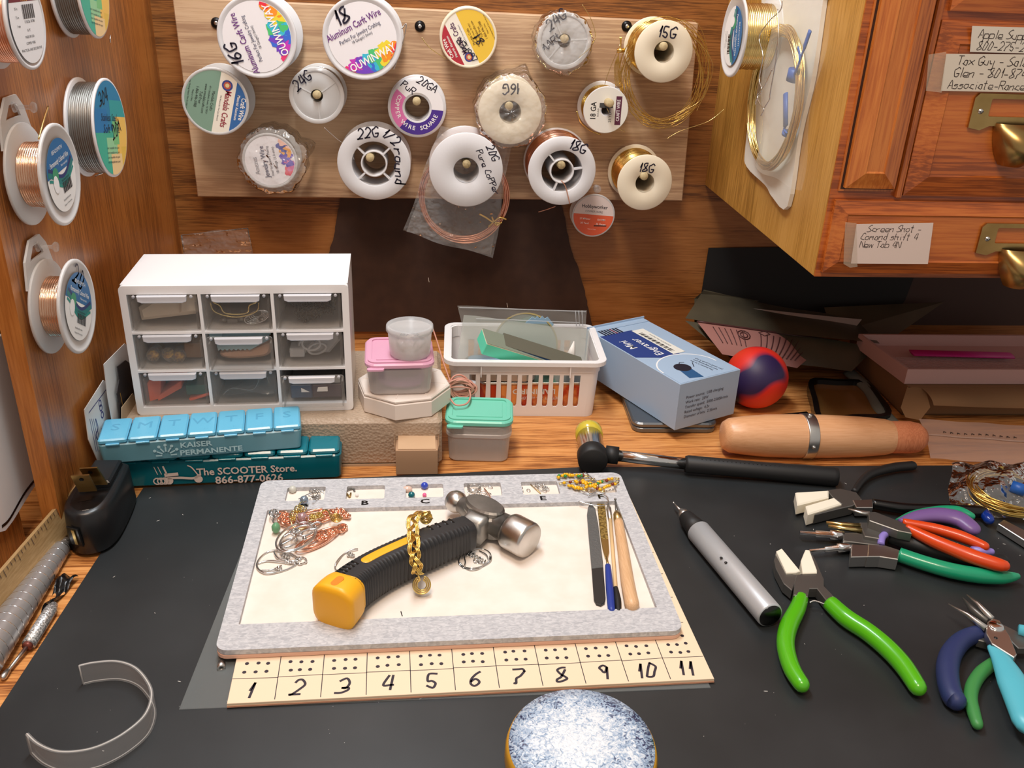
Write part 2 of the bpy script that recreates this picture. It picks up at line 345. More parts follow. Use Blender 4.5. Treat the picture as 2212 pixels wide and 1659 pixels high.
# ================================================================ spool board
def wb(px,py): p=P(px,py,Y=94); return (p.x,p.z)
BD=thing('peg_board','pale pine board screwed to the wall, with pegs holding wire spools','board',(1,95,17))
b=MB().at(fr((0,96,0),(1,0,0),(0,0,1),(0,-1,0)))
b.prism([wb(427,425),wb(1474,434),wb(1509,50),wb(372,-6)],0,2,.08)
# streaks and knots of the pine
solo_b=b.build('plank',MATS['pine'],BD)
M('screw_black',(22,20,22),.35,.6)
for px,py in ((907,57),(1355,57),(466,50)):
    p=P(px,py,Y=93.7); b=MB().at(wallM((p.x,94,p.z))); b.lathe([(0,.28),(.3,.26),(.5,.12),(.52,0)],20); b.mat=1; b.lathe([(0,.3),(.16,.29),(.2,.25)],12); b.build('screw',[MATS['screw_black'],MATS['steel']],BD)
def dowel(px,py,Y):
    p=P(px,py,Y=Y); r=.40; b=MB().at(fr((p.x,Y,p.z),(1,0,0),(0,.06,1),(0,-1,.06)))
    n=20; jt=[random.uniform(-.05,.05) for _ in range(n)]
    b.tube([(0,0,-(94-Y)),(0,0,-.06),(0,0,0)],[r,r,r*.9],16); b.build('dowel',MATS['dowel_wood'],BD)
# ================================================================ spools
def ringprof(h,R,z0,z1,e=.06):
    return [(h,z0),(R-e,z0),(R,z0+e),(R,z1-e),(R-e,z1),(h+e,z1),(h,z1-e)]
def winding(b,rc,z0,z1,rw):
    n=max(3,int(abs(z1-z0)/(2*rw))); pr=[]; st=(z1-z0)/n
    for i in range(n):
        o=random.uniform(-.25,.25)*rw
        for a in (0,.25,.5,.75): pr.append((rc+o+rw*math.sin(math.pi*a),z0+st*(i+a)))
    pr.append((rc,z1)); b.lathe(pr,36)
def spool(F,R,w,style,fl,wire,label,group='wire spools on the spool board',hole=.34,core=.5,fill=.8,rw=.06,lab=None,t=.18,backR=1.,prn=None,hub=None,handtext=None,loc=None,cat='wire spool',tab=None):
    # F: frame at the centre of the front flange, z towards the viewer
    o=F.translation; TH=thing('wire_spool',label,cat,(o.x,o.y,o.z),group)
    TH['group']=group
    if not group: del TH['group']
    def fb(): return MB().at(F)
    h=hole*R
    b=fb()
    if style=='hole':
        b.lathe(ringprof(h,R,-t,0),48,True); b.lathe([(h,0),(h,-w)],32); b.lathe([(h+.12,-w),(h+.12,0)],32)
    elif style=='solid':
        b.lathe([(0,-.08),(R*.9,-.08),(R*.93,0),(R-.05,0),(R,-.05),(R,-t),(R-.1,-t-.02),(0,-t-.02)],48)
    elif style=='spoke':
        r1,r2=R*.6,R*.36; b.lathe(ringprof(r1,R,-t,0),48,True); b.lathe(ringprof(r2-.16,r2,-w,0,.03),36,True); b.lathe([(r1,-t),(r1-.02,-w)],36)
        for a in ((45,135,225,315) if hub==4 else (10,130,250)):
            b.at(F@RZ(a)).box(r2-.05,r1+.05,-.08,.08,-.5,-.02); b.at(F)
    elif style=='rib':
        b.lathe(ringprof(h,R*.86,-t,-.1,.02),48,True); b.lathe(ringprof(R*.84,R,-t,0,.05),48,True); b.lathe([(h,-.1),(h,-w)],24)
        for a in ((35,155,275) if hub!=3 else (25,140,250)):
            b.at(F@RZ(a)).box(h,R*.86,-.05,.05,-.12,-.06); b.at(F)
    b.build('front_flange',fl,TH)
    b=fb().at(F@T(0,0,-w))
    if style in('solid',): b.lathe([(R*core,t),(R*backR-.04,t),(R*backR,t-.04),(R*backR,0),(0,0)],48)
    elif style=='spoke': b.lathe(ringprof(R*.6,R*backR,0,t),48,True)
    else: b.lathe(ringprof(h,R*backR,0,t),48,True)
    b.build('back_flange',fl,TH)
    b=fb(); winding(b,R*fill,-w+t,-t-.02,rw); b.build('wire_winding',wire,TH)
    if prn:
        b=fb(); prn(b,R); b.build('label_sticker',INK,TH)
    if handtext:
        b=fb(); b.col=(26,22,44); handtext(b,R); b.build('marker_writing',INK,TH)
    return TH
def splash(b,R,cx,cy,rx,ry,z,clipR,n=60,cols=None):
    cols=cols or [(236,60,120),(200,60,190),(120,70,200),(60,110,220),(60,190,220),(80,200,120),(240,220,60),(245,150,40),(235,50,70)]
    for i in range(n):
        u=-1+2*i/(n-1); k=len(cols)-1; c=cols[max(0,min(k,int((u*.5+.5)*(k+1)+random.uniform(-.9,.9))))]
        x=cx+u*rx; y=cy+random.uniform(-1,1)*ry*math.sqrt(max(.05,1-u*u*.6)); r=random.uniform(.08,.17)*R
        p=[]
        m=11
        for j in range(m): a=2*math.pi*j/m; q=r*random.uniform(.6,1.25); p.append((x+q*math.cos(a),y+q*math.sin(a)))
        if max(math.hypot(*q) for q in p)>clipR: 
            p=[(a*min(1,clipR/max(1e-6,math.hypot(a,c_))),c_*min(1,clipR/max(1e-6,math.hypot(a,c_)))) for a,c_ in p]
        b.col=c; b.add([(a,c_,z+i*.0004) for a,c_ in p]+[(x*min(1,clipR/max(1e-6,math.hypot(x,y))),y*min(1,clipR/max(1e-6,math.hypot(x,y))),z+i*.0004)],[[m,j,(j+1)%m] for j in range(m)])
def rainbow_label(b,R):
    b.col=(238,236,240); b.lathe([(0,-.05),(R*.86,-.05)],48,sm=False)
    splash(b,R,0,-.62*R,.75*R,.22*R,-.035,.85*R)
    b.col=(110,50,130); b.text('Aluminum Carft Wire',.235*R,-.05*R,.36*R,0,sx=.72,bold=.008)
    b.col=(60,58,90); b.text('Perfect For Jewelry Crafting',.14*R,0,.14*R,0,sx=.72)
    b.col=(60,58,70); b.text('18 Gauge(1.0mm)',.10*R,0,.02*R,0,sx=.8)
    b.col=(250,250,252); b.text('OUWINWAY',.27*R,0,-.52*R,.0,bold=.018,shear=.0,sx=.8)
def arc_text(b,t,r,a0,step,size,col,flip=False):
    b.col=col; X0=b.X
    for i,ch in enumerate(t):
        a=a0+step*i; b.X=X0@RZ(a)@T(r,0,0)@RZ(90 if not flip else -90); b.text(ch,size,0,0,.03,bold=.012)
    b.X=X0
def craft_label(ca,cb,code):
    def f(b,R):
        rr=R*.95; c=circle(rr,56)
        b.col=(238,232,218); b.flat(c,-.045); b.col=ca; b.flat(clip(c,0,-1,-.56*rr),-.035); b.col=cb; b.flat(clip(c,0,1,.03*rr),-.035)
        b.col=(60,70,140); b.flat(circle(.17*rr,20,-.6*rr,.28*rr),-.03); b.col=(190,90,70); b.flat(circle(.12*rr,8,-.6*rr,.28*rr),-.026); b.col=(225,205,150); b.flat(circle(.07*rr,6,-.6*rr,.28*rr),-.022)
        b.col=(150,40,60) if code=='f' else (90,50,90); b.text('Mandala Crafts',.27*rr,.14*rr,.34*rr,-.02,sx=.72,bold=.01)
        b.col=(60,60,70); b.text('We Wove It for You Care About It',.07*rr,.16*rr,.14*rr,-.02,sx=.8)
        b.col=(250,246,240); b.text('Craft Wire',.2*rr,0,.84*rr,-.02,sx=.8,bold=.015); b.text('Material: Aluminum',.12*rr,0,.68*rr,-.02,sx=.85,bold=.01)
        b.col=(40,50,48) if code=='f' else (90,60,20)
        for k,(tt,s_) in enumerate((('Mandala Crafts',.13),('4711 Sunnyfield, Austin, TX 78757',.08),('www.mandalacrafts.com',.12),('Toll Free:',.13),('1-866-446-5988',.13),('Made in China',.08),('Warning: Choking Hazard. Not for Kids Under 7',.075))): b.text(tt,s_*rr,0,(-.1-.125*k)*rr,-.02,sx=.8)
    return f
def copper_label(b,R):
    ri,ro=.5*R,.9*R
    def sec(a0,a1,c):
        n=24; A=[math.radians(a0+(a1-a0)*i/n) for i in range(n+1)]; b.col=c
        b.add([(r*math.cos(a),r*math.sin(a),.012) for a in A for r in (ri,ro)],[[2*i,2*i+1,2*i+3,2*i+2] for i in range(n)])
    sec(138,228,(222,120,180)); sec(228,355,(72,44,140)); sec(-5,138,(238,236,238))
    arc_text(b,'COPPER WIRE SQUARE',.69*R,150,11.0,.2*R,(250,248,250))
def crafters_label(b,R):
    b.col=(226,224,216); b.lathe([(.26*R,.012),(.97*R,.012)],40,sm=False)
    b.col=(20,20,24); b.text('18 GA',.34*R,-.55*R,-.05*R,.02,rot=90,bold=.014,sx=.85); b.text('ROUND',.1*R,-.34*R,-.1*R,.02,rot=90); b.text('25 YD',.17*R,.2*R,-.3*R,.02,rot=90)
    b.col=(88,34,60); b.flat([(.42*R,-.62*R),(.68*R,-.62*R),(.68*R,.6*R),(.42*R,.6*R)],.016); b.col=(240,236,236); b.text('CRAFT WIRE',.2*R,.55*R,0,.02,rot=90,bold=.012,sx=.8)
    b.col=(70,70,70); b.flat([(-.3*R,.1*R),(.3*R,.1*R),(.3*R,.3*R),(-.3*R,.3*R)],.014)
def jewelry_label(b,R):
    b.col=(240,238,242); b.lathe([(0,-.05),(R*.9,-.05)],48,sm=False)
    splash(b,R,.1*R,-.62*R,.65*R,.16*R,-.035,.88*R,34,[(230,90,110),(220,120,170),(110,90,190),(240,170,80),(70,80,160),(250,200,180)])
    b.col=(150,150,156); b.text('Anezus',.24*R,-.1*R,.52*R,0,sx=.9); b.col=(60,56,90); b.text('Jewelry Wire',.25*R,0,.2*R,0,sx=.85,bold=.012)
    b.col=(60,56,70); b.text('Ideal for Jewelry Making',.13*R,0,0,0,sx=.85); b.text('18 Gauge (1.0 mm)',.14*R,0,-.2*R,0,sx=.9)
def hobby_label(b,R):
    rr=R*.93; c=circle(rr,48); b.col=(222,206,200); b.flat(c,.012); b.col=(224,96,58); b.flat(clip(c,0,1,.05*rr),.018)
    b.col=(40,34,40); b.text('Hobbyworker',.25*rr,0,.45*rr,.02,bold=.015,sx=.9); b.col=(90,80,84); b.text('COPPER WIRE',.14*rr,0,.2*rr,.02)
    b.col=(250,230,222)
    for t_,x,y in (('27.4Meter',-.4,-.18),('0.4 MM',.42,-.18),('30 Yard',-.4,-.4),('26 Gauge',.42,-.4)): b.text(t_,.13*rr,x*rr,y*rr,.022,bold=.01)
    b.text('Made in China',.07*rr,0,-.68*rr,.022); b.col=(30,24,24); b.ribbon([(.1*rr,-.5*rr),(.7*rr,-.46*rr)],.05*rr,.024)
WM=MATS
def bspool(px,py,rpx,yf,w,rot=0,**k):
    o=P(px,py,Y=yf); R=rpx*depth(o)/FPX*.985; return spool(wallM(o,rot),R,w,**k)
def hw(*items):
    def f(b,R):
        for t,s,x,y,rot in items: b.hand(t,s*R,x*R,y*R,rot,.12,.02)
    return f
bspool(555,80,86,88.6,4.6,110,style='solid',fl=WM['milky'],wire=WM['silver_wire'],label='big rainbow-labelled aluminium wire spool marked 16 G, top left on the board',fill=.78,rw=.11,prn=rainbow_label,handtext=hw(('16G',.3,-.5,.58,0)))
bspool(783,83,87,88.8,4.2,28,style='solid',fl=WM['milky'],wire=WM['silver_wire'],label='big rainbow-labelled aluminium wire spool marked 18, second in the top row',fill=.8,rw=.09,prn=rainbow_label,handtext=hw(('18',.34,-.42,.52,0)))
bspool(1012,82,63,91.5,2.2,118,style='solid',fl=WM['cream_plastic'],wire=WM['silver_wire'],label='craft wire spool with a red, white and yellow label scribbled over in marker',fill=.8,rw=.05,prn=craft_label((176,44,58),(232,192,64),'c'),handtext=hw(('CooPER',.2,-.75,.0,15),('81',.26,-.35,-.45,10)))
bspool(465,220,72,89.6,3.6,-105,style='solid',fl=WM['frosted'],wire=WM['silver_wire'],label='craft wire spool with green, white and blue label, left end of the board',fill=.62,rw=.07,prn=craft_label((52,104,168),(126,158,140),'f'))
bspool(1219,88,60,90.2,3,-20,style='rib',fl=WM['frosted'],wire=WM['gold_wire'],label='translucent spool of fine gold wire marked 24 G, wrapped in clear film',hole=.24,fill=.9,rw=.03,hub=3,handtext=hw(('24G',.36,-.62,.1,62),('#ARt',.26,-.5,-.62,62)))
bspool(684,207,60,90.2,3.4,0,style='rib',fl=WM['frosted'],wire=WM['silver_wire'],label='translucent spool of fine silver wire with three ribs, marked 24 G',hole=.22,fill=.88,rw=.03,handtext=hw(('24G',.34,-.68,.14,42)))
bspool(901,233,64,91.4,2.3,0,style='hole',fl=WM['milky'],wire=WM['copper_wire'],label='copper wire spool with a pink, purple and white ring label',hole=.42,fill=.85,prn=copper_label,handtext=hw(('PuR',.22,-.55,.72,-35),('20GA',.24,-.02,.85,-28)))
bspool(1102,242,70,89.4,4.2,180,style='hole',fl=WM['cream_plastic'],wire=WM['pale_gold'],label='cream spool marked 16 G upside down, in the middle row of the board',hole=.34,fill=.72,handtext=hw(('16G',.3,-.3,-.88,8)))
bspool(1434,112,65,88.4,5.4,0,style='hole',fl=WM['cream_plastic'],wire=WM['gold_wire'],label='cream spool of gold wire marked 15 G, top right on the board',hole=.34,fill=.86,rw=.08,handtext=hw(('15G',.34,-.3,.48,-4)))
bspool(1309,238,50,90.6,3.0,0,style='hole',fl=WM['milky'],wire=WM['gold_wire'],label='small spool with a white 18 GA label and loose gold windings',hole=.2,fill=.9,rw=.05,prn=crafters_label,backR=1.08)
bspool(583,348,60,90.4,3.2,99,style='solid',fl=WM['frosted'],wire=WM['silver_wire'],label='jewelry wire spool sealed in crinkled shrink film, lower left of the board',fill=.8,prn=jewelry_label)
bspool(808,354,80,90.0,3.2,0,style='spoke',hub=4,fl=WM['milky'],wire=WM['silver_wire'],label='white spool with four spokes marked 22G 1/2 round',fill=.75,t=.14,handtext=hw(('22G',.26,-.42,.66,8),('1/2',.26,.2,.78,-38),('round',.26,.55,.42,-88)))
bspool(1007,368,81,88.6,4.0,0,style='hole',fl=WM['milky'],wire=WM['copper_wire'],label='large white spool marked 20G Pure Copper in front of the bagged copper coil',hole=.34,fill=.7,handtext=hw(('20G',.2,.52,.64,-62),('Pure CoPPer',.16,.26,.52,-66)))
bspool(1214,370,75,88.4,5.0,0,style='spoke',fl=WM['milky'],wire=WM['copper_wire'],label='white three-spoked spool of copper wire marked 18G',fill=.93,rw=.09,handtext=hw(('18G',.28,.12,.68,-18)))
bspool(1393,395,61,88.2,5.5,0,style='hole',fl=WM['cream_plastic'],wire=WM['gold_wire'],label='cream spool of gold wire marked 18G, lowest right on the board',hole=.34,fill=.86,rw=.08,handtext=hw(('18G',.3,-.3,.42,-4)))
for px,py,Y in ((684,205,89.9),(900,219,91.0),(1100,229,89.2),(1318,223,89.4),(799,341,89.6),(1008,355,88.4),(1213,357,88.2),(1392,381,88.0),(1220,84,89.9),(1434,100,88.2)): dowel(px,py,Y)
# ================================================================ hanging on the board
def wpt(px,py,Y): return P(px,py,Y=Y)
def coil(b,c,ax,ay,rx,ry,n,spread,r,jit=.06,seg=6,zax=None):   # bundle of rings round c, axes ax, ay
    ax,ay=V(ax),V(ay); az=ax.cross(ay)
    for k in range(n):
        o1,o2,o3=[random.uniform(-spread,spread) for _ in range(3)]; ph=random.uniform(0,6.28); q=[]
        for i in range(48):
            a=2*math.pi*i/48; e=1+jit*.3*math.sin(2*a+ph)
            q.append(V(c)+ax*((rx+o1)*e*math.cos(a))+ay*((ry+o1)*e*math.sin(a)+o2*.5)+az*(o3+.1*math.sin(3*a+ph)))
        b.tube(q,r,seg,closed=True)
# bagged copper coil
CB=thing('bagged_wire_coil','coil of copper wire in a crinkled clear bag hanging below the spool board','wire coil',wpt(1000,450,91.6))
b=MB(); c=wpt(1003,425,91.8); coil(b,c,(1,0,0),(0,0,1),4.35,4.5,16,.22,.07); b.build('copper_coil',MATS['copper_wire'],CB)
b=MB()
for q in ([(1035,462),(1050,470),(1066,480),(1082,482)],[(1055,490),(1068,478),(1080,470),(1094,474)],[(1062,468),(1072,486),(1084,480)]): b.tube(smooth([wpt(x,y,91.3) for x,y in q],5),.1,6)
b.build('twist_tie',MATS['gold_wire'],CB)
def bag(b,q,Y,amp,n=14,thick=.0):    # q: four pixel corners TL TR BR BL
    c=[wpt(x,y,Y) for x,y in q]; ph=[random.uniform(0,6) for _ in range(6)]
    def f(u,v):
        p=c[0]*(1-u)*(1-v)+c[1]*u*(1-v)+c[2]*u*v+c[3]*(1-u)*v
        return p+V((.1*math.sin(9*v+ph[0]),amp*(math.sin(7*u+5*v+ph[1])+.5*math.sin(13*u-9*v+ph[2])+.35*math.sin(17*v+ph[3])),.12*math.sin(8*u+ph[4])))
    b.sheet(f,n,n)
b=MB(); bag(b,[(950,275),(1105,300),(1066,558),(872,500)],91.0,.12,18); bag(b,[(952,278),(1100,300),(1062,552),(880,498)],92.6,.12,18)
b.build('bag',MATS['cellophane'],CB)
# gold coil looped over the top right pegs
GC=thing('gold_wire_coil','loose coil of thin gold wire hung beside the 15 G spool','wire coil',wpt(1440,165,91))
b=MB(); c=wpt(1435,160,91.5); coil(b,c,(1,0,0),(0,0,1),4.0,4.6,14,.35,.035,.3,5)
b.build('coil',MATS['gold_wire'],GC)
b=MB()
for i in range(7): b.tube(smooth([wpt(1340+random.uniform(-3,3),80,90.6),wpt(1341,100+i,90.6),wpt(1336,118,90.5),wpt(1327+i*2,145,90.6),wpt(1330+2*i,190,91)],5),.035,5)
b.tube([wpt(1333,110,90.4),wpt(1349,108,90.4)],.22,8); b.build('twisted_end',MATS['gold_wire'],GC)
b=MB()
for q in ([(1430,60),(1500,45),(1530,120),(1518,210),(1460,245)],[(1480,60),(1540,140),(1505,240)],[(1340,95),(1310,170),(1305,215),(1330,270),(1350,285)],[(1565,235),(1530,262),(1470,283),(1440,300)]): b.tube(smooth([wpt(x,y,90.8) for x,y in q],8),.03,5)
b.build('stray_wire',MATS['pale_gold'],GC)
# loose wire ends from individual spools
def strand(pts,label,m='pale_gold',r=.04,Y=91):
    b=MB(); b.tube(smooth([wpt(x,y,Y) for x,y in pts],7),r,6); return solo(b,'wire_end',MATS[m],label,'wire')
strand([(868,62),(878,52),(872,85),(862,120),(850,150)],'loose silver wire end curling off the big rainbow spool marked 18','silver_wire',.05,91)
strand([(911,81),(925,100),(944,115),(963,126)],'loose pale wire end left of the red and yellow spool','pale_gold',.04,91)
strand([(1258,10),(1276,40),(1286,75),(1277,100),(1250,125)],'thin gold wire looping right of the 24 G gold spool','pale_gold',.03,90)
strand([(700,275),(728,300),(752,318),(765,345)],'thin wire end reaching the white 22G spool from the upper left','silver_wire',.035,90.3)
strand([(1246,240),(1255,265),(1275,282),(1298,291)],'loose gold loop beneath the small 18 GA spool','gold_wire',.06,91)
strand([(1163,458),(1180,453),(1200,446)],'short copper wire end sticking out under the three-spoked spool','copper_wire',.04,91)
strand([(1212,390),(1222,404),(1231,441)],'short copper wire lying on the front of the three-spoked spool','copper_wire',.05,88.2)
# crinkled film left on three spools
def wrap(px,py,rpx,Y,n,label,amp=.15,w=3.2,spikes=()):
    o=wpt(px,py,Y); R=rpx*depth(o)/FPX; b=MB().at(wallM(o)); ph=random.uniform(0,6)
    def f(u,v):
        a=2*math.pi*u; rr=R*(1+.0*v); z=.25-(w+.2)*max(0,(v-.45)/.55)
        r_=rr*min(1,v/.45)+amp*math.sin(9*a+ph)*.4*(v>.4)+amp*.5*math.sin(17*a)*(v>.3)
        for sa,sl in spikes:
            d=abs((a-sa+math.pi)%(2*math.pi)-math.pi)
            if d<.32: r_+=sl*(1-d/.32)*max(0,v-.3)/.7
        return (r_*math.cos(a),r_*math.sin(a),z+amp*.3*math.sin(7*a+8*v))
    b.sheet(f,80,14); return solo(b,'shrink_film',MATS['cellophane'],label,'plastic film','clear film wrapped round spools')
wrap(588,348,72,90.2,0,'crinkled clear film sealed around the jewelry wire spool',.12,3.0,((.3,.9),(3.3,.6),(5.2,.5)))
wrap(1104,242,78,89.2,0,'crinkled clear film around the upside-down 16 G cream spool',.12,4.2,((1.2,.9),(4.3,.4)))
wrap(1218,92,64,90.0,0,'crinkled clear film around the translucent 24 G gold spool',.1,3,((4.8,.7),(5.6,.5)))
# small spool on a hang tab under the board
o=wpt(1282,466,92.6); HS=spool(wallM(o,-4),47*depth(o)/FPX,1.8,'solid',MATS['frosted'],MATS['copper_wire'],'small orange-labelled copper wire spool hanging below the right of the board',group='wire spools on the spool board',fill=.8,prn=hobby_label)
b=MB().at(wallM(wpt(1285,440,94.3),-8)); b.plate([(-1.6,-1.6),(1.6,-1.6),(1.5,-.3),(.9,1.5),(-.9,1.5),(-1.5,-.3)],[[(-.7,.4),(-.5,1.1),(.5,1.1),(.7,.4)]],-.1,0); b.build('hang_tab',MATS['frosted_clear'],HS)
b=MB().at(wallM(wpt(1290,408,93.2))); b.lathe([(.0,.3),(.38,.26),(.42,.1),(.18,0),(.16,-.5),(.3,-.7),(0,-.75)],20); solo(b,'push_pin',MATS['clear'],'clear push pin holding the small orange-labelled spool at the board edge','push pin','clear push pins')
# clear bag behind the drawer chest
b=MB(); bag(b,[(392,508),(535,493),(548,560),(402,575)],94.8,.15,14)
b.at(fr((0,0,0),(1,0,0),(0,1,0),(0,0,1)));
for q in ([(392,508),(402,575)],[(535,493),(548,560)],[(392,508),(535,493)]): b.tube([wpt(x,y,94.6) for x,y in q],.06,6)
solo(b,'plastic_sleeve',MATS['cellophane'],'clear plastic sleeve standing behind the white drawer chest','plastic bag')
# ================================================================ left panel spools
def bead_label(rot=0):
    def f(b,R):
        b.X=b.X@RZ(rot); rr=R*.72; c=circle(rr,44); b.col=(236,236,234); b.flat(c,.015)
        b.col=(30,104,160); b.flat([(x,y) for x,y in clip(c,0,-1,-.12*rr)],.02)
        wave=lambda y0,a,ph: [(rr*(-1+2*i/16)*.9,rr*(y0+a*math.sin(i/16*5+ph))) for i in range(17)]
        for col,y0,a,ww in (((26,120,120),.05,.22,.2),((36,52,110),.16,.2,.1),((170,40,54),.0,.22,.07),((30,140,130),-.12,.2,.08)):
            b.col=col; b.ribbon([(x*math.sqrt(max(.05,1-(y/rr)**2))*.96,y) for x,y in wave(y0,a,1.9)],ww*rr,.026+y0*.01)
        b.col=(232,238,240); b.text('Permanently Colored Wire',.2*rr,0,.42*rr,.035,shear=.3,bold=.012,sx=.62); b.text('BEADSMITH',.15*rr,0,.7*rr,.03)
        b.text('Non-tarnish',.1*rr,.3*rr,.25*rr,.035)
        b.col=(60,150,110); b.flat(circle(.2*rr,20,-.42*rr,.12*rr),.036); b.col=(240,240,240); b.flat([(x*.75,y) for x,y in circle(.24*rr,20,-.66*rr,-.12*rr)],.04)
        b.col=(40,36,40)
        for i in range(17): b.flat([((-.1+.04*i)*rr,-.2*rr),((-.1+.04*i+.012+.014*(i%3))*rr,-.2*rr),((-.1+.04*i+.012+.014*(i%3))*rr,-.5*rr),((-.1+.04*i)*rr,-.5*rr)],.03)
        b.text('THE BEADSMITH',.08*rr,.2*rr,-.15*rr,.03); b.text('beadsmith.com',.09*rr,.05*rr,-.66*rr,.03); b.text('Keyport New Jersey',.07*rr,.05*rr,-.8*rr,.03)
    return f
def steel_label(t1,t2,rot=0):
    def f(b,R):
        b.X=b.X@RZ(rot); rr=R*.95; c=circle(rr,44); b.col=(26,128,176); b.flat(c,.012)
        X=((-1,-1,1.2,.95,(60,176,150)),(-1,-.1,.8,.5,(24,120,180)),(-.35,-.7,.75,.5,(150,210,160)),(0,.1,1,.5,(40,160,164)),(.3,-.6,.7,.85,(240,196,96)),(.1,-.35,.35,.5,(120,196,130)),(-.15,-1,1.2,.45,(236,206,150)),(.55,-.9,.45,.5,(228,190,80)))
        for k,(x,y,w_,h_,col) in enumerate(X):
            p=c
            for nx,ny,d in ((1,0,(x+w_)*rr),(-1,0,-x*rr),(0,1,(y+h_)*rr),(0,-1,-y*rr)): p=clip(p,nx,ny,d)
            if len(p)>2: b.col=col; b.flat(p,.014+.001*k)
        b.col=(20,40,60); b.text('Stainless Steel',.22*rr,-.1*rr,.22*rr,.03,shear=.3,sx=.8); b.text('Soft Wire',.26*rr,0,-.02*rr,.03,shear=.3)
        for i in range(4): b.text('acier inoxydable wire spool',.07*rr,-.0*rr,(-.42-.1*i)*rr,.03)
        b.col=(18,20,26); b.hand(t1,.26*rr,-.6*rr,.45*rr,15,.11,.03); b.hand(t2,.28*rr,.05*rr,-.25*rr,20,.11,.03)
    return f
def white_label(b,R):
    rr=R*.86; c=circle(rr,44); b.col=(234,234,236); b.flat(c,.012); b.col=(110,30,50); b.flat(clip(c,0,-1,-.45*rr),.016); b.col=(220,170,50); b.text('Wire',.2*rr,0,.52*rr,.02)
    b.col=(40,36,40)
    for i in range(18): b.flat([((-.2+.04*i)*rr,.05*rr),((-.2+.04*i+.012+.014*(i%3))*rr,.05*rr),((-.2+.04*i+.012+.014*(i%3))*rr,.38*rr),((-.2+.04*i)*rr,.38*rr)],.02)
    b.text('0 36326 34748',.1*rr,.15*rr,-.02*rr,.02)
    for i,t in enumerate(('35 m','7.5 m','1 mm')): b.text(t,.09*rr,-.55*rr,(.3-.2*i)*rr,.02)
    for i,t in enumerate(('15 FT','MADE IN USA','COPPER WIRE','PRACTICAL AND DECORATIVE')): b.text(t,.09*rr,0,(-.22-.15*i)*rr,.02)
def pin(M_,label):
    b=MB().at(M_); b.lathe([(0,1.7),(.3,1.68),(.36,1.55),(.3,1.45),(.14,1.35),(.13,.6),(.34,.45),(.36,.35),(.1,.3),(.08,0),(0,0)],18); return solo(b,'push_pin',MATS['clear'],label,'push pin','clear push pins')
def tab_spool(px,py,rpx,w,lrot,wire,label,lab,pinpx,htext=None):
    xf=WX+.35+w; o=P(px,py,X=xf); R=rpx*depth(o)/FPX*1.0
    s=spool(leftM(o),R,w,'solid',MATS['frosted'],wire,label,group='wire spools on the left panel',fill=.62,rw=.07,prn=bead_label(lrot),handtext=htext)
    b=MB().at(leftM((WX+.3,o.y,o.z))); b.plate([(-.75*R,.6*R),(.75*R,.6*R),(.5*R,1.25*R),(.25*R,1.5*R),(-.25*R,1.5*R),(-.62*R,1.15*R)],[[(-.4*R,1.1*R),(.3*R,1.1*R),(.15*R,1.35*R),(-.15*R,1.35*R)]],-.15,0); b.build('hang_tab',MATS['frosted'],s)
    pin(leftM((WX,o.y,o.z+1.3*R)),'clear push pin holding the '+lab)
    return s
M('rose_wire',(232,190,160),.22,1)
tab_spool(133,378,108,2.2,5,MATS['rose_wire'],'translucent spool of rose gold wire with a hang tab, middle of the left panel','','rose gold wire spool')
tab_spool(170,662,102,2.0,-32,MATS['rose_wire'],'translucent spool of light copper wire marked 20, lowest on the left panel','','spool marked 20',htext=lambda b,R:b.hand('20',.4*R,-.1*R,.62*R,-40,.1,.02))
def steel_spool(px,py,rpx,w,label,t1,t2,rot):
    xf=WX+.35+w; o=P(px,py,X=xf); R=rpx*depth(o)/FPX
    return spool(leftM(o),R,w,'solid',MATS['milky'],MATS['dark_steel'],label,group='wire spools on the left panel',fill=.9,rw=.07,prn=steel_label(t1,t2,rot))
steel_spool(240,277,103,2.1,'stainless steel wire spool with a teal and yellow label marked 304','304','20#',-10)
steel_spool(203,-18,95,2.0,'stainless steel wire spool with a teal and green label, top of the left panel','','',-10)
xf=WX+2.6; o=P(58,45,X=xf); spool(leftM(o),100*depth(o)/FPX,2.0,'solid',MATS['milky'],MATS['copper_wire'],'white-labelled wire spool with a barcode at the top left',group='wire spools on the left panel',fill=.85,prn=white_label)
b=MB(); b.tube([P(206,381,X=WX+1),P(215,376,X=WX+1.4),P(231,371,X=WX+1.6)],.05,6); solo(b,'wire_end',MATS['silver_wire'],'short wire end poking out below the spool marked 304','wire')
b=MB(); b.tube([P(238,76,X=WX+2.2),P(238,92,X=WX+2.2)],.05,6); solo(b,'wire_end',MATS['silver_wire'],'short wire end hanging from the top teal-labelled spool','wire')
b=MB(); b.tube(smooth([P(104,230,X=WX+1.4),P(96,255,X=WX+1.6),P(84,300,X=WX+1.8)],5),.07,6); solo(b,'wire_end',MATS['pale_gold'],'pale gold wire end running from the pin down the rose gold wire spool','wire')
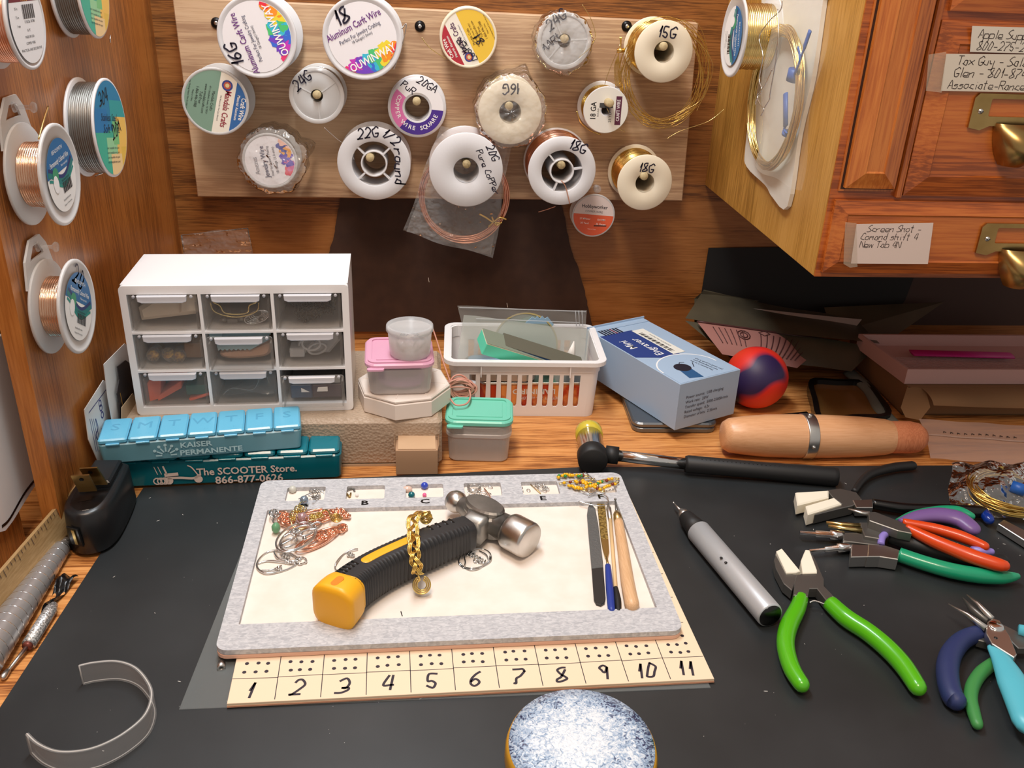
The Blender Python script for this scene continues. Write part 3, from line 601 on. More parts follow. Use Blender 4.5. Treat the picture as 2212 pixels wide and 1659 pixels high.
# ================================================================ oak cabinet
KX=29.9; KZ=18.3; FY=65.0
CAB=thing('drawer_cabinet','wall-hung oak cabinet with brass-pulled drawers and paper notes','cabinet',(45,80,KZ))
b=MB(); b.box(KX,KX+1.3,FY+.1,96,KZ,80,.06); b.build('side_panel',MATS['oak_side'],CAB)
def cz(px,py,Y=64.5): q=P(px,py,Y=Y); return q.x,q.z
b=MB(); b.box(KX+.05,80,FY,FY+1.8,KZ,80); b.box(KX+1.3,80,FY+1.8,95.9,KZ,KZ+1.2); b.build('face_frame',MATS['oak_red'],CAB)
def raised(name,x0,x1,z0,z1,y,th,bv,m,parent=CAB):
    b=MB().at(fr((0,y,0),(1,0,0),(0,0,1),(0,-1,0))); w_,h_=x1-x0,z1-z0; cx,cz_=(x0+x1)/2,(z0+z1)/2
    o=[(x0,z0),(x1,z0),(x1,z1),(x0,z1)]; i1=inset(o,.25); i2=inset(o,bv); i3=inset(o,bv+.12)
    rings=[(o,0),(o,th*.55),(i1,th*.62),(i2,th),(i3,th*.86)]; vs=[(x,z,t) for p,t in rings for x,z in p]; fs=[]
    for k in range(4):
        for i in range(4): fs.append([k*4+i,k*4+(i+1)%4,(k+1)*4+(i+1)%4,(k+1)*4+i])
    fs.append([16,17,18,19]); b.add(vs,fs); return b.build(name,m,parent)
D1=raised('drawer',30.35,60,18.75,24.45,FY,.7,1.0,MATS['oak_red'])
D2=raised('drawer',35.5,60,24.9,37.2,FY,.7,1.5,MATS['oak_red'])
D3=raised('drawer',35.9,60,37.8,50,FY,.7,1.5,MATS['oak_red'])
b=MB(); b.box(30.5,34.9,FY-.12,FY+.02,25.1,75); b.mat=1; b.box(30.62,34.75,FY-.14,FY-.1,25.25,75); 
DR=raised('door',30.8,34.65,25.4,62,FY-.14,.75,1.2,MATS['oak_red_v'])
M('gap_shade',(52,24,10),.6); b.build('door_recess',[MATS['oak_red_v'],MATS['gap_shade']],CAB)  # shade of the gap round the door, painted on a dark plate
b=MB(); b.box(34.95,35.35,FY-.45,FY+.02,24.7,75,.05); b.build('stile',MATS['oak_red_v'],CAB)
mottle('antique_brass',(150,120,72),(196,166,108),30,.3,3,.3,.7,metal=1)
def pull(par,x,z,w=7.6,h=3.4):
    b=MB().at(fr((x,FY-.66,z),(1,0,0),(0,0,1),(0,-1,0)))
    o=[(-w/2,-h*.12),(-w/2,.85*h),(-w/2+.3,h),(w/2-.3,h),(w/2,.85*h),(w/2,-h*.12),(w/2-.9,-.2*h),(w/2-1.6,-.05*h),(-w/2+1.6,-.05*h),(-w/2+.9,-.2*h)]
    hole=rrect(w-2.6,h*.58,.1,2,0,h*.55); b.plate(o,[hole],0,.16)
    p=b.build('card_frame',MATS['antique_brass'],par)
    b=MB().at(fr((x,FY-.6,z),(1,0,0),(0,0,1),(0,-1,0)))
    def f(u,v):
        a=math.pi*u; e=math.pi/2*v; r=2.0
        return (-r*math.cos(a)*math.cos(e*.85)*(1),-.15*h-1.5*math.sin(a)*0-2.1*math.sin(e)*(.35+.65*math.sin(a)),.1+2.2*math.sin(a)*math.cos(e*.9))
    def g(u,v):
        x_=-1+2*u; a=math.acos(max(-1,min(1,x_))); wd=1.9*(1-.55*v*v); return (wd*x_,.05*h-3.0*v,.1+2.1*math.sqrt(max(0,1-x_*x_))*math.sin(math.pi*(.08+.8*v))**.7)
    b.sheet(g,22,16); b.build('cup_pull',MATS['antique_brass'],p)
    for sx in (-1,1):
        b=MB().at(fr((x+sx*(w/2-.65),FY-.82,z+.42*h),(1,0,0),(0,0,1),(0,-1,0))); b.lathe([(0,.14),(.14,.12),(.2,.0)],14); b.mat=1; b.box(-.16,.16,-.03,.03,.11,.135); b.build('screw',[MATS['steel'],MATS['black_rubber']],p)
pull(D2,42.95,30.3,7.8,2.15); pull(D1,46.1,20.85,7.8,2.1)
# notes taped to the drawers
def note(q,lines,label,col,y=FY-.85,tilt=0,pink=False):
    c=[P(x,y_,Y=y) for x,y_ in q]; b=MB().at(fr((0,y,0),(1,0,0),(0,0,1),(0,-1,0))); b.col=col
    b.plate([(p.x,p.z) for p in c],[],0,.03)
    b.col=(46,30,26)
    for t,px,py,s,rot in lines: p=P(px,py,Y=y); b.hand(t,s,p.x,p.z,rot,.075,.04,.92)
    return solo(b,'paper_note',INK,label,'note','handwritten notes on the cabinet')
note([(1838,569),(2004,570),(2016,481),(1850,484)],[('Screen Shot -',1872,500,.5,0),('Comand shift 4',1858,517,.5,0),('New Tab 4N',1856,534,.5,0)],'pinkish note about screen shot and new tab keys on the lowest drawer',(226,206,196),FY-.78)
note([(2032,196),(2240,200),(2240,118),(2044,116)],[('Tax Guy - Salar',2066,139,.6,0),('Glen - 801-874-',2058,165,.62,0),('Associate-Rance',2046,190,.56,0)],'larger pencilled note with three lines, above the upper brass pull',(216,206,190),FY-.78)
note([(2095,112),(2240,116),(2240,60),(2100,56)],[('Apple Suppo',2112,82,.56,0),('800-275-2',2108,107,.56,0)],'smaller note with a phone number, at the top of the upper drawer',(216,208,194),FY-.78)
b=MB().at(fr((0,FY-.8,0),(1,0,0),(0,0,1),(0,-1,0)))
def tp(q,Y): return [(P(x,y,Y=Y).x,P(x,y,Y=Y).z) for x,y in q]
film('tape',(226,214,190),.16,.25)
b.plate(tp([(1826,480),(1850,482),(1852,576),(1836,578),(1822,570)],FY-.8),[],0,.02); solo(b,'adhesive_tape',MATS['tape'],'clear tape strip at the left edge of the pinkish note','tape')
b=MB().at(fr((0,FY-.8,0),(1,0,0),(0,0,1),(0,-1,0))); b.plate(tp([(2006,118),(2044,112),(2034,200),(2000,196)],FY-.8),[],0,.02); solo(b,'adhesive_tape',MATS['tape'],'clear tape strip left of the larger pencilled note','tape')
# spool on the cabinet side, facing left
o=P(1583,78,X=KX-3.6); R=84*depth(o)/FPX
s=spool(rightM(o),R,3.3,'solid',MATS['frosted'],MATS['pale_gold'],'translucent spool with a blue label on the side of the oak cabinet',group=None,fill=.78,rw=.08,prn=bead_label(-80))
b=MB().at(rightM((KX-.1,o.y,o.z))); b.plate([(-.7*R,.6*R),(.7*R,.6*R),(.4*R,1.5*R),(-.4*R,1.5*R)],[],-.15,0); b.build('hang_tab',MATS['frosted'],s)
# bag with a coil, on the cabinet side
M('bag_white',(226,222,210),.45,bump=('n',50,.35,.002)); M('blue_tie',(32,92,176),.4)
def cs(px,py,dx=.3): return P(px,py,X=KX-dx)
BG=thing('wire_bag','white-backed bag of coiled gold wire pinned to the cabinet side','bag',cs(1690,220))
q=[cs(1660,-40),cs(1790,-40),cs(1781,0),cs(1757,165),cs(1728,290),cs(1703,446),cs(1670,425),cs(1655,400),cs(1615,360),cs(1612,320),cs(1630,170),cs(1646,50)]
b=MB().at(fr((0,0,0),(1,0,0),(0,1,0),(0,0,1)))
bb=MB().at(rightM((KX-.05,0,0))); poly=[(-p.y,p.z) for p in q]; poly=[(v.x,v.y) for v in smooth([(a,c_) for a,c_ in poly],4,True)]
bb.plate(poly,[],0,.35); bb.build('backing',MATS['bag_white'],BG)
c=cs(1672,215,1.0); b=MB()
ey=(cs(1735,215,1.0)-cs(1618,215,1.0)).y/2; ez=(cs(1672,60,1.0)-cs(1672,385,1.0)).z/2
coil(b,c,(0,1,0),(0,0,1),abs(ey)*.86,abs(ez)*.94,26,.28,.06,.1); b.build('gold_coil',MATS['pale_gold'],BG)
b=MB()
for pq,r in (([(1722,150),(1716,175)],.9),([(1704,285),(1702,292)],.7)):
    p0,p1=cs(*pq[0],1.0),cs(*pq[1],1.0); b.tube([p0,p1],r*.75,12)
b.tube(smooth([cs(1722,150,1.3),cs(1735,110,1.6),cs(1750,66,1.5)],5),[.2]*6+[.35]*5,8,sq=(1,.35)); b.tube(smooth([cs(1716,160,1.3),cs(1728,130,1.7),cs(1724,105,1.5)],5),.22,8,sq=(1,.4)); b.tube([cs(1697,202,1.4),cs(1697,272,1.4)],.38,8,sq=(.4,1)); b.tube(smooth([cs(1697,272,1.4),cs(1694,280,1.4),cs(1700,288,1.4)],5),.1,6)
b.build('twist_tie',MATS['blue_tie'],BG)
b=MB()
def f(u,v):
    a=cs(1650-30*v,10+340*v,2.0); c_=cs(1772-66*v,10+400*v,2.0); p=a*(1-u)+c_*u; return p+V((.25*math.sin(6*u+9*v)-.8*(abs(u-.5)*2)**6*-1,0,.1*math.sin(12*u)))
film('bag_front',(222,220,208),.03,.22); b.sheet(f,16,20); b.build('clear_front',MATS['bag_front'],BG)
b=MB(); b.tube(smooth([cs(x,y,2.4) for x,y in ((1690,0),(1686,22),(1662,45),(1640,80),(1648,120),(1640,170),(1646,195),(1634,215),(1632,226))],6),.05,6); b.tube(smooth([cs(x,y,2.5) for x,y in ((1668,150),(1652,185),(1636,205),(1642,225),(1650,236),(1644,250))],6),.05,6); b.tube(smooth([cs(x,y,2.5) for x,y in ((1680,20),(1681,80),(1676,130),(1664,200),(1662,215),(1652,232))],6),.045,6)
solo(b,'hook_wire',MATS['silver_wire'],'bent silver hook wires hanging in front of the bagged gold coil','wire')
# glossy white sheet at the far left
q=[(0,728),(38,700)]
M('glossy_white',(232,230,230),.12,coat=.5); 
pts=[P(x,y,X=-29.3) for x,y in ((-60,770),(0,728),(38,700),(52,780),(70,880),(90,950),(108,1006),(70,1060),(30,1125),(14,1146),(0,1150),(-60,1230))]
b=MB().at(leftM((-29.55,0,0))); b.plate([(p.y,p.z) for p in pts],[],0,.2)
b.mat=1; e=[P(x,y,X=-29.3) for x,y in ((104,1010),(60,1062),(25,1122),(8,1140))]; b.ribbon([(p.y-.05,p.z+.15) for p in e],.22,.22)
solo(b,'laminated_sheet',[MATS['glossy_white'],MATS['black_gloss']],'glossy white laminated sheet leaning at the far left edge','paper')
# ================================================================ back row on the desk
# ---- bubble-wrapped mailer the chest stands on
M('mailer',(178,156,134),.55,bump=('v',420,.55,.0012)); M('mailer_plain',(186,158,128),.6)
b=MB(); b.box(-25.6,.9,67.5,82.5,.02,4.5,.35,.5)
b.mat=1; b.box(-25.0,.6,67.45,67.6,.02,.22)
solo(b,'padded_mailer',[MATS['mailer'],MATS['mailer_plain']],'long tan bubble-textured padded parcel under the white drawer chest','parcel')
# ---- drawer chest
CF_=frz((-24.35,68.55,4.52),(-24.35,68.55),(-6.6,69.35)); CW,CH,CD=17.7,11.3,8.4
CH_=thing('drawer_chest','white nine-drawer plastic chest with clear drawers','drawer chest',(-24.35,68.55,4.52))
b=MB().at(CF_@fr((0,0,0),(1,0,0),(0,0,1),(0,-1,0)))    # local: x right, y up, z toward viewer
tk=.55; dw=(CW-2*tk-.5)/3; dh=(CH-2*tk-.7)/3
holes=[]
for r in range(3):
    for c in range(3):
        x0=tk+c*(dw+.25); y0=tk+.15+r*(dh+.2); holes.append((x0,y0))
outer=rrect(CW,CH,.35,4,CW/2,CH/2)
b.plate(outer,[[(x,y),(x+dw,y),(x+dw,y+dh),(x,y+dh)] for x,y in holes],-.5,0)
b.box(0.05,.3,.05,CH-.05,-CD,-.5); b.box(CW-.3,CW-.05,.05,CH-.05,-CD,-.5); b.box(.05,CW-.05,CH-.3,CH-.02,-CD,-.5); b.box(.05,CW-.05,.02,.25,-CD,-.5); b.box(.05,CW-.05,.05,CH-.05,-CD,-CD+.2)
for c in (1,2): b.box(tk+c*(dw+.25)-.22,tk+c*(dw+.25)-.03,.2,CH-.2,-CD,-.5)
for r in (1,2): b.box(.2,CW-.2,tk+.15+r*(dh+.2)-.17,tk+.15+r*(dh+.2)-.03,-CD,-.5)
b.build('chest_body',MATS['white_plastic'],CH_)
film('drawer_plastic',(206,200,194),.06,.25); film('drawer_lip',(226,226,232),.6,.25)
# one drawer, then copies
def make_drawer(M_):
    e=bpy.data.objects.new('tmp',None)
    X=CF_@fr((0,0,0),(1,0,0),(0,0,1),(0,-1,0))@T(0,0,0)
    b=MB().at(X@M_); fw_=dw-.16; fh=dh-.1
    tp_=rrect(fw_,fh,.25,3,dw/2,dh/2-.02); b.plate(tp_,[],-.2,-.05)
    b.box(.2,.32,.15,fh*.8,-CD+.9,-.2); b.box(dw-.32,dw-.2,.15,fh*.8,-CD+.9,-.2); b.box(.2,dw-.2,.1,.22,-CD+.9,-.2); b.box(.2,dw-.2,.1,fh*.8,-CD+.8,-CD+.95)
    return b
DRW=[]
for i,(x,y) in enumerate(holes):
    pass
d0=make_drawer(T(*holes[0])).build('drawer',MATS['drawer_plastic'],CH_)
b=MB().at(CF_@fr((0,0,0),(1,0,0),(0,0,1),(0,-1,0))@T(holes[0][0],holes[0][1],0))
hp=[(.8,dh-.05),(.85,dh-.5),(1.15,dh-.62),(dw-1.15,dh-.62),(dw-.85,dh-.5),(dw-.8,dh-.05)]
b.prism(hp[::-1] if False else hp,-.06,.35,.06); h0=b.build('handle',MATS['drawer_lip'],d0)
b=MB().at(CF_@fr((0,0,0),(1,0,0),(0,0,1),(0,-1,0))@T(holes[0][0],holes[0][1],0))
for xx in (.5,dw-.5): b=MB().at(CF_@fr((0,0,0),(1,0,0),(0,0,1),(0,-1,0))@T(holes[0][0]+xx,holes[0][1]+dh-.2,-.02)); b.lathe([(.13,-.05),(.13,.05),(0,.06)],10); b.build('stop_pin',MATS['drawer_lip'],d0)
for i,(x,y) in enumerate(holes[1:],1):
    dv=(CF_.to_3x3()@V((x-holes[0][0],0,y-holes[0][1])))
    if i==2: dv+=CF_.to_3x3()@V((0,-.85,-.14))
    if i==4: dv+=CF_.to_3x3()@V((0,-.45,-.1))
    c=d0.copy(); C.objects.link(c); c.parent=CH_; c.location=dv*S
    for ch in d0.children: k=ch.copy(); C.objects.link(k); k.parent=c
CX=CF_@fr((0,0,0),(1,0,0),(0,0,1),(0,-1,0))
def cell(r,c): return CX@T(holes[r*3+c][0],holes[r*3+c][1],-.5)     # x right, y up, z toward viewer, front at z=0
M('tissue',(222,206,184),.7,bump=('n',60,.6,.003)); M('suede',(172,134,110),.95,bump=('n',300,.2,.001)); M('suede_blue',(136,158,162),.95); M('foam_orange',(238,104,70),.8); M('foam_green',(28,92,76),.85); M('case_blue',(28,52,84),.5); M('case_plum',(52,36,50),.5)
mottle('gold_flakes',(120,70,24),(240,190,90),500,.35,3,.35,.65,metal=.8)
def blob(b,poly,z0,z1,amp=.1): 
    b.prism(smooth_poly(poly),z0,z1,.15)
def smooth_poly(p,k=4): return [(v.x,v.y) for v in smooth(p,k,True)]
b=MB().at(cell(2,0)); b.prism([(.5,.5),(4.8,1.0),(5.0,2.6),(2.2,2.75),(.4,1.6)],-4.5,-.6,.3); b.prism([(3.6,1.2),(5.1,1.3),(5.1,2.9),(3.8,2.9)],-3,-.3,.2)
solo(b,'folded_packet',MATS['tissue'],'crumpled cream packet in the top left drawer','packet')
b=MB().at(cell(2,1)@T(2.4,1.6,-.5)); b.tube(smooth([(-1.7,.55,0),(-1.3,.85,0),(0,.9,0),(1.3,.85,0),(1.7,.5,0),(1.1,.2,0),(.9,-.4,0),(0,-.55,0),(-.9,-.4,0),(-1.2,.2,0)],5,True),.07,6,True); b.tube(smooth([(-1.9,.5,.1),(-1.6,-.3,.1),(0,-.75,.1),(1.6,-.3,.1),(1.9,.5,.1)],5),.06,6)
solo(b,'wire_frame_pendant',MATS['pale_gold'],'pale gold wire frame in the top middle drawer','pendant')
b=MB()
for k in range(6): b.at(cell(2,1)@T(4.0,.75+.02*k,-.6-.1*k)@RZ(20)).tube([((1.05-.13*k)*math.cos(a*.2618),(.5-.05*k)*math.sin(a*.2618),0) for a in range(24)],.05,6,True)
solo(b,'wire_oval',MATS['silver_wire'],'nest of oval silver wire loops in the top middle drawer','wire loops')
b=MB().at(cell(2,1)); 
for x,y in ((1.3,.5),(2.7,.55),(3.1,.5),(4.4,.45)): b.sphere((x,y,-.9),.35,10,(1,.7,1))
b.box(1.6,2.4,.2,.5,-3,-.8); solo(b,'trinket',MATS['dark_steel'],'dark metal trinkets on the floor of the top middle drawer','trinkets',None,'stuff')
RS_=M('ring_steel_dark',(70,68,64),.35,.8)
b=MB()
for k in range(150):
    a=random.uniform(0,6.28); rr=random.uniform(0,1); x=2.9+rr*1.9*math.cos(a)*(.95); y=1.25+.75*rr*math.sin(a)+.25*math.sin(x*2); 
    b.at(cell(2,2)@T(x,y,-.7-random.uniform(0,1.2))@RX(random.uniform(0,180))@RY(random.uniform(0,180))).tube([(.3*math.cos(i*.785),.3*math.sin(i*.785),0) for i in range(8)],.045,4,True)
solo(b,'jump_rings',RS_,'tangle of dark steel jump rings in the top right drawer','jump rings',None,'stuff')
for k,(x,y,ax,ln,lab) in enumerate(((1.0,.75,0,2.0,'small glass vial of gold flakes, leftmost in the middle left drawer'),(2.2,1.1,10,3.0,'tall capped glass vial of gold flakes in the middle left drawer'),(3.0,.6,-25,2.0,'glass vial of pale gold flakes, lower right in the middle left drawer'))):
    t=thing('glass_vial',lab,'vial',cell(1,0)@V((x,y,-.7)),'vials in the middle left drawer')
    X=cell(1,0)@T(x,y,-.6)@RZ(ax)@RX(0 if k!=1 else -48)
    b=MB().at(X); b.lathe([(0,0),(.5,.0),(.55,-.1),(.55,-ln*.7)],20); b.build('glass',MATS['clear'],t)
    b=MB().at(X); b.lathe([(0,-.05),(.47,-.06),(.5,-.15),(.5,-.9),(0,-.9)],20); b.build('flakes',MATS['gold_flakes'],t)
    b=MB().at(X); b.lathe([(.56,-ln*.7),(.58,-ln),(0,-ln)],20); b.build('cap',MATS['brass' if k!=1 else 'kraft'],t)
b=MB().at(cell(1,0)); b.box(3.4,5.0,.3,1.6,-4,-1.2,.1,.2); solo(b,'trinket_packet',MATS['dark_kraft'],'brown packet at the right of the middle left drawer','packet')
b=MB().at(cell(1,1)); b.prism(smooth_poly([(.9,.6),(2.2,.4),(4.4,.6),(5.0,1.3),(4.9,2.1),(3.4,1.6),(1.0,1.2)]),-3,-.5,.25); solo(b,'suede_cloth',MATS['suede'],'tan suede cloth folded in the middle drawer','cloth')
b=MB().at(cell(1,1))
def zig(x0,x1,y,a,n): return [(x0+(x1-x0)*i/n,y+(a if i%2 else -a)) for i in range(n+1)]
b.plate(zig(.7,3.2,1.35,.07,14)+[(4.9,2.2),(4.9,2.9),(1.0,2.8),(.6,2.0)],[],-.45,-.35); b.plate(zig(2.0,5.1,2.95,.05,16)+[(5.1,3.25)]+zig(5.1,2.0,3.3,.05,16),[],-.1,.3); b.plate(zig(.3,1.2,2.7,.05,6)+[(1.3,3.1),(.25,3.2)],[],.2,.3)
solo(b,'pinked_cloth',MATS['suede_blue'],'blue-grey cloth with pinked edges hanging out of the middle drawer','cloth')
b=MB()
for k in range(5): b.at(cell(1,2)@T(2.6+.5*math.sin(k*2),1.4+.3*math.cos(k*3),-.6-.3*k)@RX(20*k)@RY(15*k)).tube([(.75*math.cos(i*.4),.6*math.sin(i*.4),0) for i in range(16)],.1,6,True)
b.at(cell(1,2)).box(.8,2.0,.5,1.3,-2,-.5,.1,.1); b.prism([(.6,.45),(4.0,.4),(5.0,1.6),(5.0,2.6),(2,2.1)],-3.5,-1.5,.2)
solo(b,'plastic_rings',MATS['frosted'],'bag of clear and white plastic rings in the middle right drawer','rings')
b=MB().at(cell(0,0)); b.prism([(.3,.1),(1.2,.4),(1.5,2.6),(.9,2.6),(.3,1.8)],-2.5,-.35,.05); b.prism([(1.0,.15),(3.0,1.3),(3.1,2.0),(2.9,1.9),(1.0,.6)],-2.5,-.3,.05); b.prism([(1.2,1.5),(3.4,2.0),(3.2,2.8),(1.4,2.8)],-4.5,-2,.05); b.prism([(3.6,.1),(5.2,.6),(5.2,.8),(3.5,.3)],-2,-.3,.03)
solo(b,'foam_block',MATS['foam_orange'],'angular orange foam pieces in the bottom left drawer','foam')
b=MB().at(cell(0,0)); b.box(3.3,5.1,.6,1.5,-3,-.5,.05); b.box(3.2,5.1,1.4,2.3,-4,-2,.05); solo(b,'green_foam_block',MATS['foam_green'],'dark green foam block in the bottom left drawer','foam')
b=MB().at(cell(0,1)); 
def f(u,v): return (.7+4.2*u,.6+.5*u*v+1.9*v*u**2,-.5-1.2*v+.25*math.sin(9*u+7*v))
b.sheet(f,14,8); b.tube(smooth([(.6,.5,-.4),(1.5,1.2,-.4),(3.2,1.0,-.4),(4.1,2.6,-.4),(4.6,1.5,-.4)],5),.05,5); solo(b,'zip_bag',MATS['bag_film'],'crumpled clear bag in the bottom middle drawer','plastic bag')
b=MB().at(cell(0,2)@T(0,0,.5)); b.box(.7,2.5,.3,1.6,-2.5,-.45,.1,.1); b.mat=1; b.box(2.5,5.0,.3,1.6,-2.5,-.45,.1,.1); b.mat=2; b.add([(1.6,.9,-.4),(2.3,.9,-.4),(1.6,1.3,-.4)],[(0,1,2)]); b.prism([(2.9,.95),(3.8,.95),(3.8,1.35),(3.0,1.3)],-.45,-.35)
solo(b,'jewelry_case',[MATS['case_blue'],MATS['case_plum'],MATS['white_paper']],'dark blue and plum case with pale stones in the bottom right drawer','case')
b=MB().at(cell(0,2)@T(0,0,.5)); b.box(.7,4.9,1.75,2.35,-.5,-.35); solo(b,'plastic_strip',MATS['bag_film'],'clear plastic strip above the case in the bottom right drawer','lid')
# ---- two pill organisers
M('pill_teal',(8,116,132),.25,sss=.0,coat=.3); film('pill_teal_body',(10,104,118),.93,.2); M('pill_blue',(106,186,220),.28,coat=.2); film('pill_blue_body',(112,168,186),.8,.3); M('scooter_ink',(226,206,196),.5)
PB=thing('pill_organizer','long teal pill organizer with The Scooter Store lettering, under the light blue one','pill organizer',(-16,66,0.2),'stacked pill organizers')
X=frz((-25.5,64.0,.0),(-25.5,64.0),(-7.2,65.2))
b=MB().at(X); Lb=18.0; b.prism(rrect(Lb,3.0,.5,4,Lb/2,1.6),.22,2.5,.12,taper=rrect(Lb+.2,3.2,.5,4,Lb/2,1.6)); b.build('case',MATS['pill_teal_body'],PB)
for i in range(7):
    b=MB().at(X); w_=Lb/7; b.box(i*w_+.04,(i+1)*w_-.04,.05,3.15,2.5,3.0,.15,.35); b.box(i*w_+.6,(i+1)*w_-.6,-.12,.2,2.45,2.6,.03,.05); b.build('lid',MATS['pill_teal'],PB)
b=MB().at(X@fr((0,-.03,0),(1,0,0),(0,0,1),(0,-1,0)))
b.text('The SCOOTER Store.',.92,10.5,1.42,.02,bold=.02,sx=.95); b.text('866-877-0626',.96,10.6,.58,.02,bold=.022)
# scooter emblem
for k in range(4): b.mat=0; b.plate(smooth_poly(circle(.34,10,4.3-.3*k,.75),1),[circle(.24 if k else .01,10,4.3-.3*k,.75)],.0,.02)
b.flat(circle(.34,14,6.6,.8),.02); b.ribbon([(4.3,1.0),(5.2,1.0),(6.2,.9),(6.7,1.15)],.22,.02); b.ribbon([(6.6,1.2),(6.2,1.9),(5.9,2.1)],.1,.02); b.ribbon([(4.1,1.3),(5.0,1.35)],.3,.02); b.ribbon([(4.2,1.4),(4.0,2.1)],.14,.02); b.ribbon([(3.8,1.4),(3.6,2.1)],.06,.02); b.ribbon([(3.5,1.4),(3.3,2.1)],.06,.02)
b.build('printed_lettering',MATS['scooter_ink'],PB)
PA=thing('pill_organizer','light blue seven-lid pill organizer on top of the teal one','pill organizer',(-18,65,3.1),'stacked pill organizers')
X=frz((-25.75,62.9,3.06),(-25.75,62.9),(-10.4,65.3)); La=15.4
b=MB().at(X); b.prism(rrect(La-.3,3.3,.3,4,La/2,1.75),.0,1.75,.1,taper=rrect(La,3.5,.3,4,La/2,1.75)); b.build('case',MATS['pill_blue_body'],PA)
M('embossed_blue',(92,166,202),.3)
for i,ch in enumerate('SMTWTFS'):
    b=MB().at(X); w_=La/7; b.box(i*w_+.04,(i+1)*w_-.04,.0,3.6,1.76,2.2,.12,.2); b.box(i*w_+.6,(i+1)*w_-.6,-.15,.1,1.72,1.85,.02,.05); b.mat=1; b.text(ch,1.5,i*w_+w_*.5,2.0,2.21,bold=-.0,sx=1.1); 
    b.text(': .',.4,i*w_+w_*.65,.7,2.21); b.build('lid',[MATS['pill_blue'],MATS['embossed_blue']],PA)
M('embossed_body',(176,214,224),.25)
b=MB().at(X@fr((0,-.02,0),(1,0,0),(0,0,1),(0,-1,0))); b.text('KAISER',.64,7.2,1.2,.03,bold=.025,sx=1.2,align='CENTER'); b.text('PERMANENTE',.64,8.3,.52,.03,bold=.025,sx=1.2)
for k in range(7): a=math.radians(180-30*k); b.ribbon([(4.9+.35*math.cos(a),.45+.35*math.sin(a)),(4.9+.75*math.cos(a),.45+.7*math.sin(a))],.12,.02); b.flat(circle(.13,10,4.9+.95*math.cos(a),.45+.9*math.sin(a)),.02) if 1<=k<=5 else None
b.build('embossed_lettering',MATS['embossed_body'],PA)
# ---- octagonal white box, pink-lidded tub, round tub
M('ceramic',(228,216,206),.4)
oc=V((-2.4,71.3,4.5)); R8=4.1
b=MB().at(T(*oc)@RZ(-9)); o8=[(R8*math.cos(math.radians(45*i)),R8*math.sin(math.radians(45*i))) for i in range(8)]
b.prism(o8,.02,1.5,.08); b.prism(inset(o8,.05),1.5,1.85,.12)
for i in range(8): b.at(T(*oc)@RZ(-9+45*i)).box(1.2,R8-.5,-.05,.05,1.84,1.9,.01)
solo(b,'octagonal_box',MATS['ceramic'],'white octagonal lidded box under the pink-lidded tub','box')
def tub(X,w,d,h,lid,lh,label,cat,name,bodym,r=1.0,tp=.88,ridge=False,loc=None):
    t=thing(name,label,cat,X.translation)
    b=MB().at(X); b.prism(rrect(w*tp,d*tp,r*.8,5),0,h,.15,taper=rrect(w*.95,d*.95,r,5)); 
    if ridge: b.prism(rrect(w*.97,d*.97,r,5),h*.68,h*.78,.05)
    b.build('tub',bodym,t)
    b=MB().at(X); b.prism(rrect(w,d,r,6),h,h+lh,.12); o=rrect(w,d,r,6); b.plate(inset(o,.25),[inset(o,.6)],h+lh-.05,h+lh+.12); b.plate(inset(o,.95),[],h+lh-.05,h+lh+.06); b.prism(rrect(1.4,.5,.2,3,-w*.5+.9,-d/2-.1),h+.0,h+.15); b.build('lid',lid,t)
    return t
film('pink_lid',(224,168,194),.85,.3); film('mint_lid',(118,204,180),.93,.3); film('tub_clear',(222,216,212),.38,.22)
tub(frz((-2.75,71.0,6.42),3*math.pi/180),5.8,5.9,2.5,MATS['pink_lid'],.45,'frosted square tub with a pink lid on the octagonal box','food tub','square_tub',MATS['tub_clear'])
M('plum_cloth',(150,104,150),.9,bump=('n',80,.5,.003)); b=MB(); b.prism(smooth_poly([(-4.3,69.6),(-2.5,69),(-.9,69.6),(-.8,71.5),(-2.5,72.6),(-4.4,71.8)]),6.6,7.6,.3); solo(b,'plum_cloth',MATS['plum_cloth'],'mauve cloth folded inside the pink-lidded tub','cloth')
b=MB(); t=thing('round_tub','small round clear tub standing on the pink lid','food tub',(-1.75,69.9,9.4)); X=T(-1.8,70.0,9.52)
b.at(X).lathe([(0,0),(1.6,0),(1.7,.15),(1.85,2.3),(1.75,2.3),(1.6,.2),(0,.2)],40); b.build('tub',MATS['tub_clear'],t)
b=MB().at(X); b.lathe([(0,2.45),(1.6,2.45),(1.7,2.62),(1.95,2.6),(1.98,2.2),(1.88,2.15)],40); b.build('lid',MATS['frosted_clear'],t)
b=MB().at(X)
def f(u,v): a=6.283*u; r=1.25*math.sin(math.pi*(.12+.8*v))*(1+.12*math.sin(5*a+3*v)); return (r*math.cos(a),r*math.sin(a),.3+1.5*v+.1*math.sin(9*a))
b.sheet(f,30,10); solo(b,'crumpled_bag',MATS['cellophane'],'crumpled clear bag inside the small round tub','plastic bag')
X=frz((4.2,70.1,.02),-4*math.pi/180)
t=tub(X,5.9,4.8,3.6,MATS['mint_lid'],.5,'clear square tub with a mint green lid, in front of the white basket','food tub','square_tub',MATS['tub_clear'],ridge=True)
b=MB().at(X)
def f(u,v): return (-2+4*u,-1.5+3*v,2.3+.6*math.sin(7*u+3*v)*.5+.2*math.sin(15*v))
b.sheet(f,16,12); solo(b,'crumpled_bag',MATS['cellophane'],'crumpled clear bag inside the mint-lidded tub','plastic bag')
